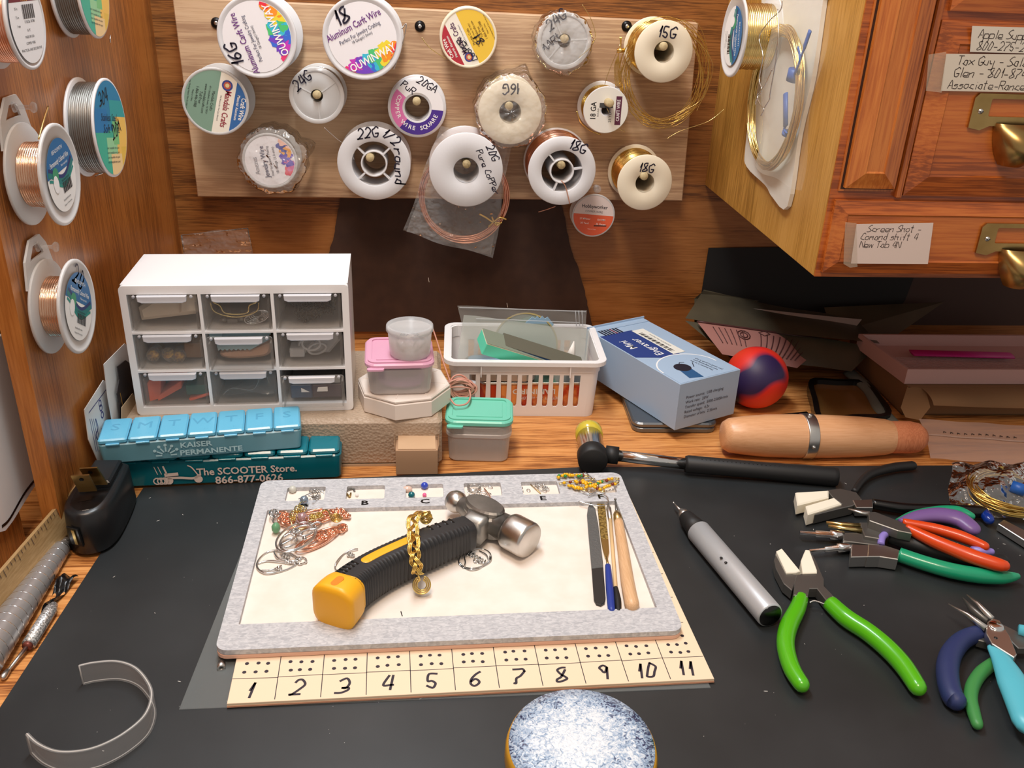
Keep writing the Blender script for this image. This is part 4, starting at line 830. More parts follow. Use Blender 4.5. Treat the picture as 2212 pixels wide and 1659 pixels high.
# ---- small kraft box
t=thing('small_kraft_box','small folded brown kraft box in front of the parcel','box',(-1.2,66.8,0.18)); X=frz((-3.0,65.7,.2),(-3.0,65.7),(.5,65.7)); M('kraft_in',(196,162,128),.85); M('ring_steel',(64,62,60),.35,.9)
b=MB().at(X); b.box(0,3.5,0,2.2,0,2.35,.03); b.build('carton',MATS['kraft'],t)
b=MB().at(X); vs=[(.2,.1,2.36),(3.35,.1,2.36),(3.3,2.1,2.75),(.15,2.1,2.8)]; b.add(vs+[(x,y,z+.06) for x,y,z in vs],[(3,2,1,0),(4,5,6,7),(0,1,5,4),(1,2,6,5),(2,3,7,6),(3,0,4,7)]); b.build('flap',MATS['kraft_in'],t)
b=MB().at(X)
for x0 in (0,3.5): vs=[(x0,.0,2.3),(x0,2.2,2.3),(x0+(.12 if x0 else -.12),2.0,2.9),(x0+(.12 if x0 else -.12),.3,2.75)]; b.add(vs,[(0,1,2,3)])
b.build('side_flap',MATS['kraft_in'],t)
# ---- leather cord bundle
M('leather_cord',(196,140,122),.5)
b=MB(); c0=P(992,838,z=4.9)
for k in range(20):
    a=random.uniform(-.8,.8); rx=random.uniform(1.0,1.5); rz=random.uniform(.55,.95); o=V((random.uniform(-.15,.15),random.uniform(-.2,.2),random.uniform(-.25,.25)))
    b.tube([c0+o+V((rx*math.cos(i*.262)*math.cos(a),.35*math.sin(i*.262+k),rz*math.sin(i*.262)+.3*math.cos(i*.262)*math.sin(a))) for i in range(24)],.09,6,True)
b.tube([c0+V((-.85,-.4,.6)),c0+V((-.95,-.45,-.5))],.14,8); b.tube(smooth([c0+V((-.8,0,.6)),P(957,780,z=6.3),P(945,740,z=7),P(935,710,z=7.4)],6),.07,6); b.tube(smooth([P(972,860,z=4.9),P(985,875,z=4.6),P(1008,872,z=4.6),P(1016,855,z=4.7),P(1010,830,z=5.2)],6),.085,6)
solo(b,'leather_cord',MATS['leather_cord'],'bundle of thin pinkish leather cord resting against the basket and mint lid','cord')
# ---- white basket
BKc=V((8.95,80.9,0)); BA=math.radians(-1.5); X=frz((BKc.x,BKc.y,.02),BA)
t=thing('storage_basket','white plastic basket with slotted sides holding nail files and bags','basket',(BKc.x,BKc.y,0))
bw,bd,bh=15.3,9.9,6.0; tw,td=13.7,8.5
b=MB().at(X); o=rrect(bw,bd,1.2,6); b.plate(o,[inset(o,.55)],bh-.2,bh); b.plate(inset(o,-.06),[inset(o,.04)],bh-.42,bh-.02); 
b.plate(rrect(tw,td,.9,6),[],0,.18)
def wall_(A,B,A2,B2,slots,th=.16,z0=1.0,z1=4.4,wd=.62,ends=0):
    # A,B bottom corners, A2,B2 top corners; slotted panel
    A,B,A2,B2=V(A),V(B),V(A2),V(B2); L=(B-A).length; xd=(B-A).normalized(); upv=((A2+B2)/2-(A+B)/2); H=upv.length; yd=upv.normalized(); off=(L-(B2-A2).length)/2
    zd=xd.cross(yd)
    outl=[(0,0),(L,0),(L-off,H),(off,H)]; hs=[]
    for i in range(slots):
        cx=L*(i+.5)/slots*.92+L*.04; hs.append([(cx-wd/2+.06,z0+.2),(cx-wd/2+.16,z0),(cx+wd/2-.16,z0),(cx+wd/2-.06,z0+.2),(cx+wd/2,z1),(cx-wd/2,z1)])
    X0=b.X; b.at(X0@fr(A,xd,yd,zd)); b.plate(outl,hs,-th,0); b.at(X0)
r_=.9
fx,fy=tw/2,td/2; gx,gy=bw/2-.5,bd/2-.5
wall_((-fx+r_,-fy,0.05),(fx-r_,-fy,0.05),(-gx+r_,-gy,bh-.1),(gx-r_,-gy,bh-.1),11)
wall_((fx-r_,fy,0.05),(-fx+r_,fy,0.05),(gx-r_,gy,bh-.1),(-gx+r_,gy,bh-.1),11)
wall_((fx,-fy+r_,0.05),(fx,fy-r_,0.05),(gx,-gy+r_,bh-.1),(gx,gy-r_,bh-.1),7)
wall_((-fx,fy-r_,0.05),(-fx,-fy+r_,0.05),(-gx,gy-r_,bh-.1),(-gx,-gy+r_,bh-.1),7)
for qx,qy,a0 in ((1,1,0),(-1,1,90),(-1,-1,180),(1,-1,270)):
    def f(u,v,qx=qx,qy=qy,a0=a0): a=math.radians(a0+90*u); rx=(fx-r_)*(1-v)+(gx-r_)*v; ry=(fy-r_)*(1-v)+(gy-r_)*v; return (qx*rx+r_*math.cos(a),qy*ry+r_*math.sin(a),.05+(bh-.15)*v)
    b.sheet(f,6,3)
b.plate(rrect(bw-.9,bd-.9,1.0,6),[rrect(bw-1.2,bd-1.2,.9,6)],4.75,5.9)
for sx in (-1,1): b.box(sx*4.2-.05,sx*4.2+.05,-bd/2+.0,-bd/2+.35,4.4,5.7)
b.build('basket_body',MATS['white_plastic'],t)
# orange can inside
mottle('can_art',(190,60,24),(232,150,80),70,.35,4,.45,.6)
t=thing('tin_can','flat orange printed can lying in the basket','can',(9.6,79.4,.25)); X=T(9.6,79.4,.22)
b=MB().at(X); b.box(-5.2,5.6,-2.4,2.2,0,3.1,.1,1.2); b.build('can',MATS['can_art'],t)
b=MB().at(X@fr((0,-2.42,0),(1,0,0),(0,0,1),(0,-1,0))@Matrix.Identity(4)); b.text('LAMINIRO',.75,.2,2.3,.02,rot=180,bold=.02,sx=1.2); b.text('NET WT 2.26 oz   LEIN',.4,.8,1.6,.02,rot=180); 
b.build('lettering',MATS['white_paper'],t)
b=MB().at(X); b.box(-5.3,5.7,-2.5,2.3,3.0,3.25,.05,1.2); b.build('lid',MATS['steel'],t)
# tins, files and bags in the basket
M('art_blue',(150,180,210),.3); M('teal_foam',(96,212,178),.7); M('grit_grey',(120,128,112),.9,bump=('n',700,.3,.0006)); M('grit_dark',(92,90,76),.9,bump=('n',700,.3,.0006)); M('blue_core',(20,60,110),.6); M('cream_core',(222,210,184),.7)
b=MB().at(frz((6.6,79.2,3.5),-2*math.pi/180)@RX(-2)); b.box(-3.4,3.4,-2.4,2.4,0,.9,.15,1.0); b.mat=1; b.plate(rrect(6.1,4.2,.9,5),[],.88,.95); b.mat=2; b.text('TERMOBUM',.55,0,-1.7,.97,bold=.02)
solo(b,'hinged_tin',[MATS['steel'],MATS['art_blue'],MATS['black_gloss']],'hinged metal tin with a blue printed lid under the nail files','tin')
def slab(p0,p1,wv,w_,th,mats,label,cat='nail file'):
    p0,p1=V(p0),V(p1); xd=(p1-p0).normalized(); yd=V(wv); yd=(yd-xd*yd.dot(xd)).normalized(); zd=xd.cross(yd); L=(p1-p0).length
    b=MB().at(fr(p0,xd,yd,zd)); ks=len(mats); z=0
    for k in range(ks): b.mat=k; b.box(0,L,0,w_,z,z+th[k],.02,.12); z+=th[k]
    return solo(b,'nail_file',mats,label,cat,'nail files in the basket')
slab(P(1040,765,Y=76.6),P(1200,812,Y=78),(0,1,.12),2.7,[1.15,.08,.05],[MATS['teal_foam'],MATS['cream_core'],MATS['grit_grey']],'thick teal foam nail buffer with a grey top leaning in the basket')
slab(P(1090,752,Y=77.4),P(1262,805,Y=78.0),(0,1,.12),2.5,[.22,.06],[MATS['blue_core'],MATS['grit_dark']],'thin dark grey nail file with a blue core across the teal buffer')
b=MB(); c=P(1135,745,Y=83.6); b.at(fr(c,(1,0,0),(0,.35,1),(0,-1,.35))); b.plate(circle(3.3,44),[circle(3.15,44)],0,.2); b.mat=1; b.plate(circle(3.15,44),[],.02,.12); M('smoky',(128,140,130),.12); solo(b,'round_mirror',[MATS['pale_gold'],MATS['smoky']],'round gold-rimmed mirror standing behind the nail files','mirror')
def cards(q,Y,m,label,name='zip_bag',th=.05,amp=.12,n=12):
    c=[P(x,y,Y=Y_) for (x,y),Y_ in zip(q,Y)]; b=MB(); ph=random.uniform(0,6)
    def f(u,v): p=c[0]*(1-u)*(1-v)+c[1]*u*(1-v)+c[2]*u*v+c[3]*(1-u)*v; return p+V((0,amp*math.sin(6*u+4*v+ph)+amp*.5*math.sin(15*u-5*v),amp*.5*math.sin(5*u+ph)))
    b.sheet(f,n,n); return solo(b,name,m,label,'plastic bag','zip bags in the basket')
film('zipfilm',(188,186,180),.3,.2,('n',30,.3,.004)); film('zipfilm2',(170,174,166),.5,.25,('n',30,.2,.004))
cards([(988,662),(1268,671),(1262,760),(1015,770)],[84.6,84.6,84,84],MATS['zipfilm'],'clear zip bag with its sealed edge sticking up at the back of the basket')
cards([(1002,682),(1275,712),(1265,800),(985,795)],[82.6,82.6,80,80],MATS['zipfilm2'],'grey translucent zip bag in front of the clear one in the basket')
b=MB(); 
for x0 in (1243,1250,1257): b.tube([P(x0,671,Y=84.4),P(x0+2,704,Y=84.2)],.05,5)
b.tube([P(992,664,Y=84.5),P(1266,673,Y=84.5)],.06,5); b.tube([P(1028,688,Y=82.4),P(1252,697,Y=82.4)],.05,5); solo(b,'zip_seal',MATS['frosted_clear'],'ribbed zip seals along the top of the basket bags','zip seal')
M('pale_blue_pack',(150,186,214),.4); b=MB().at(fr((0,84.3,0),(1,0,0),(0,0,1),(0,-1,0))); pp=[P(x,y,Y=84.3) for x,y in ((1125,705),(1150,684),(1156,688),(1160,682),(1166,688),(1171,682),(1177,688),(1183,684),(1196,700),(1190,708))]; b.plate([(p.x,p.z) for p in pp],[],0,.1); solo(b,'blue_packet',MATS['pale_blue_pack'],'pale blue packet with a notched edge inside the clear zip bag','packet')
b=MB(); p0=P(1232,770,Y=80.5); p1=P(1240,737,Y=81.5); b.tube([p0,p1],[.5,.05],6,sq=(.4,1)); solo(b,'paper_cone',MATS['white_paper'],'pointed white paper scrap standing at the right side of the basket','paper')
# ---- engraver box on a grey tin
M('tin_grey',(126,132,138),.3,.85)
b=MB().at(frz((18.6,72.9,.02),-1.5*math.pi/180)); 
p=[(x,y) for x,y in ((0,0),(8.2,.1),(8.2,13.5),(0.4,13.9))]; pr=[]
b.prism(rrect(8.0,13.8,.9,5,4.3,7.1),0,.5,.08); b.prism(rrect(8.1,13.9,.9,5,4.3,7.1),.52,1.05,.15)
solo(b,'flat_metal_tin',MATS['tin_grey'],'flat grey metal tin under the light blue carton','tin')
M('box_blue',(160,184,210),.42); M('navy_print',(38,62,128),.42); M('label_white',(226,226,224),.5)
e0=V((22.35,71.45,1.12)); e1=V((28.95,74.7,1.12)); ux=(e1-e0); ew=ux.length; X=frz(e0,e0,e1); ed=14.6; eh=4.75
t=thing('engraver_box','light blue carton for a mini engraver, lying across the grey tin','box',e0+V((0,0,0)))
# skew slightly so the long side follows the photo
b=MB().at(X); b.box(0,ew,0,ed,0,eh,.05); b.build('carton',MATS['box_blue'],t)
b=MB().at(X); b.box(-.02,ew+.02,ed-.1,ed+.02,0,eh+.25); b.box(.1,ew-.1,ed-1.0,ed,eh+.01,eh+.06); b.build('end_flap',MATS['box_blue'],t)
b=MB().at(X@T(0,0,eh+.012)@RZ(0)); b.col=(38,62,128); b.flat([(0.05,6.6),(3.4,4.9),(4.6,5.2),(4.1,12.4),(.05,12.4)],0)
arc=[(3.4+3.25*math.cos(math.radians(a)),2.6+2.9*math.sin(math.radians(a))) for a in range(0,181,6)]
b.col=(160,184,210); b.flat([(q[0],q[1]) for q in arc]+[(.1,.1),(ew-.1,.1)],.004); b.col=(234,236,238); b.ribbon([(q[0],q[1]) for q in arc[::3]],.14,.008)
b.col=(238,240,242); b.text('Mini',1.25,1.35,9.4,.02,rot=-90+180,bold=.005); b.text('Engraver',1.25,2.75,8.2,.02,rot=90,bold=.005)
b.col=(24,26,44)
for k in range(7): b.flat([(.7+.35*k,12.3),(.9+.35*k,12.3),(.8+.35*k,14.0),(.6+.35*k,14.0)],.02); b.col=(120,50,60) if k==3 else (24,26,44)
b.col=(226,226,218); b.flat([(3.9,5.6),(5.4,5.6),(5.4,12.2),(3.9,12.2)],.02); b.col=(30,30,34)
for k in range(26): b.flat([(4.1,6.2+.2*k),(4.6,6.2+.2*k),(4.6,6.2+.2*k+.06+.06*(k%3)),(4.1,6.2+.2*k+.06+.06*(k%3))],.024)
b.text('X0034KFDV Mini Engraver',.32,5.0,9,.024,rot=90)
b.col=(40,86,132); b.flat([(1.6,.6),(3.0,.25),(3.2,2.3),(2.0,2.8)],.02); b.col=(30,30,44); b.flat([(x*1.0,y) for x,y in circle(.85,20,2.6,2.75)],.024); b.ribbon([(2.6,2.9),(3.0,3.7),(3.5,3.6)],.09,.026); b.ribbon([(3.7,2.4),(4.2,3.2)],.08,.024)
for k,tx in enumerate(('The button is at the','end of engraving pen','you need to push it out')): b.text(tx,.34,4.6+.42*k,2.3,.024,rot=100)
b.build('top_print',INK,t)
b=MB().at(X@fr((0,-.02,0),(1,0,0),(0,0,1),(0,-1,0))); b.col=(44,44,60)
for k,tx in enumerate(('Power source:  USB charging','Work rate:  25W','Transfer speed:  5000-25000r/min','Rated voltage:  4.2v','Diameter of bits:  2.35mm')): b.text(tx,.42,.9,3.2-.5*k,.02,align='LEFT',sx=.92)
b.build('end_print',INK,t)
# ---- ball
def ballmat():
    m,nt,b_=_new('ball'); N,L=nt.nodes,nt.links; tc=N.new('ShaderNodeTexCoord'); n=N.new('ShaderNodeTexNoise'); n.inputs['Scale'].default_value=17; n.inputs['Detail'].default_value=1; L.new(tc.outputs['Object'],n.inputs['Vector'])
    cr=N.new('ShaderNodeValToRGB'); e=cr.color_ramp.elements; e[0].position=.44; e[0].color=(*lin((40,26,70)),1); e[1].position=.5; e[1].color=(*lin((214,40,30)),1); k=e.new(.66); k.color=(*lin((226,72,36)),1); L.new(n.outputs[0],cr.inputs[0]); L.new(cr.outputs[0],b_.inputs['Base Color']); b_.inputs['Roughness'].default_value=.5; return m
b=MB(); b.sphere((32.3,78.8,3.1),3.1,40); solo(b,'rubber_ball',ballmat(),'red ball with dark purple patches behind the light blue carton','ball')
# ---- bag with printed paper behind the ball
mottle('dark_bag',(58,54,44),(84,78,62),14,.35,3,.3,.7); M('info_paper',(176,128,118),.8); M('bag_paper',(150,136,128),.8)
def curved(q,bulge,n=14,amp=.15):     # four corners as points
    ph=random.uniform(0,6)
    def f(u,v): p=V(q[0])*(1-u)*(1-v)+V(q[1])*u*(1-v)+V(q[2])*u*v+V(q[3])*(1-u)*v; return p+V((0,-bulge*math.sin(math.pi*u)*math.sin(math.pi*v),amp*math.sin(6*u+ph)+bulge*.4*math.sin(math.pi*u)*math.sin(math.pi*v)))
    return f
b=MB(); b.sheet(curved([P(1520,628,Y=93),P(1845,690,Y=93),P(1900,745,Y=85),P(1480,690,Y=87)],.8),16,14); b.sheet(curved([P(1480,690,Y=87),P(1893,748,Y=86),P(1840,800,Y=83),P(1590,780,Y=83)],.5),16,10)
b.add([P(1500,645,Y=92),P(1520,628,Y=92),P(1640,650,Y=93.5),P(1500,700,Y=88)],[(0,1,2,3)])
b.add([P(1780,664,Y=94),P(2040,652,Y=94),P(1920,735,Y=90),P(1800,720,Y=90)],[(3,2,1,0)])
solo(b,'document_bag',MATS['dark_bag'],'dark translucent bag of papers leaning on the wall behind the ball','bag')
b=MB(); 
q=[P(1560,660,Y=90.6),P(1862,690,Y=90.6),P(1830,730,Y=89.2),P(1500,700,Y=89.4)]; b.sheet(curved(q,.5,amp=.02),10,8); solo(b,'folded_paper',MATS['bag_paper'],'pale blank sheet behind the pink printed leaflet','paper')
q=[P(1505,694,Y=86.3),P(1792,735,Y=86.3),P(1722,795,Y=82.2),P(1560,765,Y=82.6)]
b=MB(); ff=curved(q,.55,amp=.0); b.col=(150,104,96); b.sheet(ff,16,12)
b.col=(70,34,34)
def on(u,v,dz=.06):
    p=V(ff(u,v)); n=(V(ff(u+.01,v))-p).cross(V(ff(u,v+.01))-p); n.normalize(); n=-n if n.z<0 else n; return p+n*dz
for k in range(9):
    u0=.47+.052*k; 
    for (a,c_) in ((.12+.01*k,.8),):
        pts=[on(u0+.0*i,a+(c_-a)*i/8) for i in range(9)]; 
        b.tube(pts,.05,4)
for k in range(6): b.tube([on(.10+.045*k,.12+.5*i/5) for i in range(6)],.045,4)
b.tube([on(i/14,.02,.08) for i in range(15)],.1,4)
b.tube([on(.33+.05*math.cos(a*.628),.25+.14*math.sin(a*.628)) for a in range(10)],.06,4,True); b.tube([on(.33+.03*math.cos(a*.628),.25+.08*math.sin(a*.628)) for a in range(10)],.06,4,True)
b.tube([on(.5,.02),on(.545,.1),on(.5,.18),on(.455,.1)],.04,4,True)
solo(b,'printed_leaflet',INK,'pinkish printed leaflet with dark red border and small print, above the ball','leaflet')
# ---- black framed lens
M('lens_brown',(120,84,44),.15)
c=[P(1748,828,z=.6),P(1868,832,z=.6),P(1922,905,z=.6),P(1770,915,z=.6)]
o=[(p.x,p.y) for p in smooth([c[0],(c[0]+c[1])/2+V((0,.25,0)),c[1],(c[1]+c[2])/2+V((.5,.1,0)),c[2],(c[2]+c[3])/2,c[3],(c[3]+c[0])/2+V((-.3,0,0))],4,True)]
b=MB(); b.plate(o,[inset(o,.55) if sum(o[i-1][0]*o[i][1]-o[i][0]*o[i-1][1] for i in range(len(o)))>0 else inset(o,-.55)],.1,1.1)
t=thing('magnifier','black framed magnifier lying behind the wooden clamp','magnifier',(41,77,0)); b.build('frame',MATS['black_gloss'],t)
ii=inset(o,.5) if sum(o[i-1][0]*o[i][1]-o[i][0]*o[i-1][1] for i in range(len(o)))>0 else inset(o,-.5)
b=MB(); b.plate(ii,[],.45,.6); b.build('lens',MATS['lens_brown'],t)
b=MB(); b.tube([P(1745,895,z=.6),P(1690,898,z=.5)],[.5,.3],8,sq=(.4,1)); b.build('handle',MATS['black_gloss'],t)
# ---- cardboard box with pink tray on top
M('carton_brown',(134,100,66),.8); M('grey_strip',(104,110,104),.5); M('tray_pink',(196,158,152),.5); M('magenta',(196,30,130),.5)
t=thing('cardboard_box','shallow brown cardboard box with a drooping front flap, on the right','box',(52,80,0)); X=frz((47.0,76.4,.02),-1*math.pi/180)
b=MB().at(X); b.box(0,24,0,.15,0,3.1); b.box(0,24,13.8,14,0,3.1); b.box(0,.15,0,14,0,3.1); b.box(0,24,0,14,0,.15); b.box(0,24,.1,14,3.0,3.12); b.build('carton',MATS['carton_brown'],t)
b=MB().at(X); 
def f(u,v): return (1.2+22*u+.6*v*(1-u),-.1-1.9*math.sin(v*1.45),3.1-1.0*v**2-.3*math.sin(3*u)*v)
b.sheet(f,20,8); b.build('flap',MATS['carton_brown'],t)
b=MB().at(X)
pts=[(-.1,.1,3.1),(1.6,-.2,3.1),(1.5,-2.0,1.9),(.2,-3.0,1.0),(-1.1,-2.6,1.1),(-1.3,-1.7,1.7)]; b.add(pts,[tuple(range(6))]); b.build('side_flap',MATS['carton_brown'],t)
b=MB(); s0=P(1835,805,z=.8); s1=P(1950,935,z=.2); d=(s1-s0); b.tube(smooth([s0,P(1880,845,z=.7),P(1905,890,z=.5),P(1950,935,z=.2)],6),.8,10,sq=(.5,1)); solo(b,'grey_strip',MATS['grey_strip'],'grey-green plastic strip running beside the cardboard box','strip')
t=thing('shallow_tray','pale pink rectangular tray on top of the cardboard box','tray',(56,80,3.2)); X=frz((46.8,77.0,3.2),-.5*math.pi/180)
b=MB().at(X); o=[(0,0),(26,0),(26,9.6),(-.6,9.6)]; o=[(0,0),(25,0),(25,9.2),(-1.0,9.2)]; b.plate(o,[inset(o,.28)],0,1.6); b.plate(inset(o,.1),[],0,.35); b.build('tray',MATS['tray_pink'],t)
b=MB().at(X)
for k in range(16): b.box(.5,24.4,.6+.32*k,.76+.32*k,.35,.48)
b.build('ribs',MATS['tray_pink'],t)
b=MB(); p0=P(1970,762,z=4.2); p1=P(2185,768,z=4.2); b.tube([p0,p1],.75,10,sq=(.25,1)); solo(b,'magenta_stick',MATS['magenta'],'magenta stick lying in the pale pink tray','stick')
# ---- plastic blister sleeve at right
film('blister',(196,170,158),.42,.3,('n',40,.3,.003)); 
b=MB(); q=[P(1985,905,z=1.3),P(2300,925,z=1.3),P(2300,1012,z=.3),P(2010,990,z=.3)]
def f(u,v): p=q[0]*(1-u)*(1-v)+q[1]*u*(1-v)+q[2]*u*v+q[3]*(1-u)*v; return p+V((0,0,.35*math.sin(math.pi*v)+.04*math.sin(18*u)))
b.sheet(f,30,10); b.tube([f(u/12,.52)+V((0,0,.1)) for u in range(13)],.09,5)
b.mat=1
for k in range(11): c=f(.14+.05*k,.42)+V((0,0,.08)); b.tube([c+V((-.12,-.1,0)),c+V((.0,.14,0)),c+V((.14,-.08,0))],.035,4)
solo(b,'blister_sleeve',[MATS['blister'],MATS['black_rubber']],'cloudy plastic sleeve with small dark marks right of the wooden clamp','plastic sleeve')
# ---- wooden ring clamp
wood('beech',((196,138,92),(212,156,110),(222,168,124)),'X',3.2,.38,.4,5,coat=.15); wood('leather_tip',((188,112,74),(204,128,88),(214,140,100)),'Z',3,.8,.4,6)
a=P(1560,940,z=1.95); e=P(1995,945,z=1.75); X=fr(a,(e-a),(0,1,0),(0,0,1)); L=(e-a).length
X=fr(a,(0,1,.0),(0,0,1),(e-a))
t=thing('ring_clamp','two-ended turned wooden ring clamp with a steel band','clamp',((a+e)/2)-V((0,0,1.9)))
X=Matrix.Translation(a)@((e-a).to_track_quat('Z','Y').to_matrix().to_4x4())
b=MB().at(X); b.lathe([(0,0),(.9,0),(1.25,.12),(1.55,.6),(1.75,2.0),(1.93,4),(1.98,6.5),(1.98,L*.43),(1.97,L*.5),(1.85,L*.68),(1.65,L*.8),(1.5,L*.83)],40); b.build('wooden_body',MATS['beech'],t)
b=MB().at(X); b.lathe([(1.5,L*.83),(1.5,L*.93),(1.35,L*.97),(.9,L),(0,L)],40,sy=.98); b.build('leather_jaw',MATS['leather_tip'],t)
b=MB().at(X); b.lathe([(1.98,L*.385),(2.05,L*.385),(2.07,L*.39),(2.07,L*.433),(2.05,L*.437),(1.98,L*.437)],40); b.sphere((2.1,0,L*.41),.16,10); b.sphere((-2.1,0,L*.41),.16,10); b.sphere((0,2.1,L*.41),.2,10); b.build('steel_band',MATS['steel'],t)
# ---- dapping hammer
M('yellow_clear',(206,186,60),.2,coat=.5)
t=thing('small_mallet','chrome mallet with a black and a yellow face, lying behind the work tray','hammer',(14,67,.2))
a=P(1281,998,z=1.42); e=a+V((.45,5.2,.1)); X=Matrix.Translation(a)@((e-a).to_track_quat('Z','Y').to_matrix().to_4x4())
b=MB().at(X); b.lathe([(0,0),(1.1,0),(1.27,.12),(1.3,1.3),(1.2,1.5)],32); b.build('rubber_face',MATS['black_rubber'],t)
b=MB().at(X); b.lathe([(1.2,1.5),(1.16,1.6),(1.16,4.1),(1.1,4.2)],32); b.build('head',MATS['chrome'],t)
b=MB().at(X); b.lathe([(1.1,4.2),(1.22,4.25),(1.24,5.2),(1.1,5.4),(0,5.4)],32); b.build('yellow_face',MATS['yellow_clear'],t)
h0=P(1316,982,z=1.35); h1=P(1480,1002,z=1.1); h2=P(1808,1030,z=.95)
b=MB(); b.tube([a+V((.6,2.4,0)),h0],.42,16); b.tube([h0,h1],.5,16); b.mat=0; b.build('shaft',MATS['chrome'],t)
b=MB(); b.tube([h0-(h1-h0)*.05,h0+(h1-h0)*.12],.78,16); b.build('collar',MATS['black_rubber'],t)
b=MB(); dd=(h2-h1); b.tube([h1,h1+dd*.02,h1+dd*.5,h1+dd*.97,h2],[.7,.78,.74,.86,.78],18); 
n_=dd.cross(V((0,0,1))).normalized()
for k in range(26): b.sphere(h1+dd*(.1+.028*k)+V((0,-.25,.70)),.07,6)
b.build('rubber_grip',MATS['black_rubber'],t)
# ================================================================ work area
MZ=.18
def pp(q,z): return [((v:=P(x,y,z=z)).x,v.y) for x,y in q]
def ccw(p): return p if sum(p[i-1][0]*p[i][1]-p[i][0]*p[i-1][1] for i in range(len(p)))>0 else p[::-1]
# clear sheet under everything
film('sheet_clear',(150,156,156),.12,.12)
b=MB(); b.prism(ccw(pp([(387,1533),(1535,1486),(1345,1100),(562,1092)],.2)),MZ+.005,MZ+.06); solo(b,'clear_sheet',MATS['sheet_clear'],'thin clear plastic sheet sticking out left of the work tray','plastic sheet')
# numbered board
M('number_board',(236,214,184),.55); M('board_edge',(214,158,128),.6); M('pencil',(44,34,46),.6)
BL,BR=P(490,1520,z=.55),P(1543,1466,z=.55); X=frz((BL.x,BL.y,0),BL,BR); NL=(BR-BL).length
t=thing('numbered_board','cream board hand-numbered 1 to 11 with rows of dots, under the grey tray','board',(BL.x,BL.y,.24))
b=MB().at(X); b.prism([(0,0),(NL,0),(NL-.6,21.2),(-.4,21.2)],.25,.55,.02); b.mat=1; b.prism([(-.02,-.02),(NL+.02,-.02),(NL-.58,21.2),(-.42,21.2)],.25,.36); b.build('panel',[MATS['number_board'],MATS['board_edge']],t)
b=MB().at(X); pt=NL/11.05; z=.556
for i in range(1,11): b.ribbon([(i*pt+.05,.15),(i*pt-.03,4.5)],.05,z)
for i in range(11): b.ribbon([(i*pt,1.95+random.uniform(-.05,.05)),(i*pt+pt,1.95+random.uniform(-.05,.05))],.045,z)
for i in range(11):
    for k in range(3):
        for j in range(3): b.flat(circle(.13,8,i*pt+.65+.62*j+random.uniform(-.06,.06),2.45+.72*k+random.uniform(-.05,.05)),z)
for k in range(2,8):
    b.ribbon([(NL-1.4,k*2.6),(NL-.5,k*2.6)],.05,z); [b.flat(circle(.1,8,NL-1.1+.0*j,k*2.6+.6+.7*j),z) for j in range(3)]
for i in range(11): b.hand(str(i+1),1.15,i*pt+(.85 if i<9 else .6),.42,0,.12,z,1.1,.15)
b.build('pencil_marks',MATS['pencil'],t)
# bead tray
mottle('grey_felt',(172,173,178),(204,204,207),260,.95,6,.35,.65,bump=.2,stretch=(1,2,1),dist=1.0); mottle('tray_white',(238,228,218),(232,220,208),60,.8); M('warm_lit_base',(222,178,156),.6); M('flock_edge',(190,160,146),.9)  # white card base: warm light on its edge painted in as orange-pink
TRAY0=len(bpy.data.objects)
A_=[P(463,1406,z=1.28),P(1478,1362,z=1.28),P(1345,1020,z=1.28),P(585,1043,z=1.28)]
X=frz((A_[0].x,A_[0].y,0),A_[0],A_[1]); Xi=X.inverted()
def loc(x,y): v=Xi@V((x,y,0)); return (v.x,v.y)
oc=[loc(p.x,p.y) for p in A_]; TW=oc[1][0]; TH_=oc[2][1]
t=thing('bead_tray','grey felt bead tray with lettered compartments and a white centre','tray',(A_[0].x,A_[0].y,.57))
def shp(r_): return rrect(TW,TH_,r_,5,TW/2,TH_/2)
b=MB().at(X); b.prism(shp(.7),.57,.88,.04); b.build('base',MATS['warm_lit_base'],t)
b=MB().at(X); b.plate(inset(shp(.7),.15),[],.88,.92); b.build('white_liner',MATS['tray_white'],t)
cells=[]
for c in ((615,1055,698,1085),(743,1052,822,1081),(870,1048,950,1077),(995,1045,1075,1070),(1117,1042,1198,1067),(1240,1038,1320,1062)):
    p0=P(c[0]+6,c[1],z=1.28); p1=P(c[2]-4,c[3],z=1.28); a0=loc(p0.x,p0.y); a1=loc(p1.x,p1.y)
    cells.append((a0[0],a1[0],min(a0[1],a1[1]),max(a0[1],a1[1])))
cx0=1.25; cw=3.0; xs=[cells[0][0]+i*(cells[5][0]-cells[0][0])/5 for i in range(6)]; yb=TH_-3.1; yt=TH_-1.15
holes=[rrect(cw,yt-yb,.15,2,x+cw/2,(yb+yt)/2) for x in xs]
m0=loc(-12.0,59.0); mh=[(1.05,2.35),(TW-1.2,2.35),(TW-1.2,TH_-4.35),(1.05,TH_-4.35)]
b=MB().at(X); b.plate(shp(.75),holes+[mh],.92,1.28); b.build('felt_frame',MATS['grey_felt'],t)
b=MB().at(X)
for i,ch in enumerate('ABCDEF'): b.text(ch,.85,xs[i]+cw/2,yb-.6,1.29,bold=.03,sx=1.25)
b.build('letters',MATS['black_gloss'],t)
def tp(u,v,z=1.1): return X@V((u,v,z))     # a spot in the tray
TX=X.copy()
KEEP=set(o.name for o in C.objects)
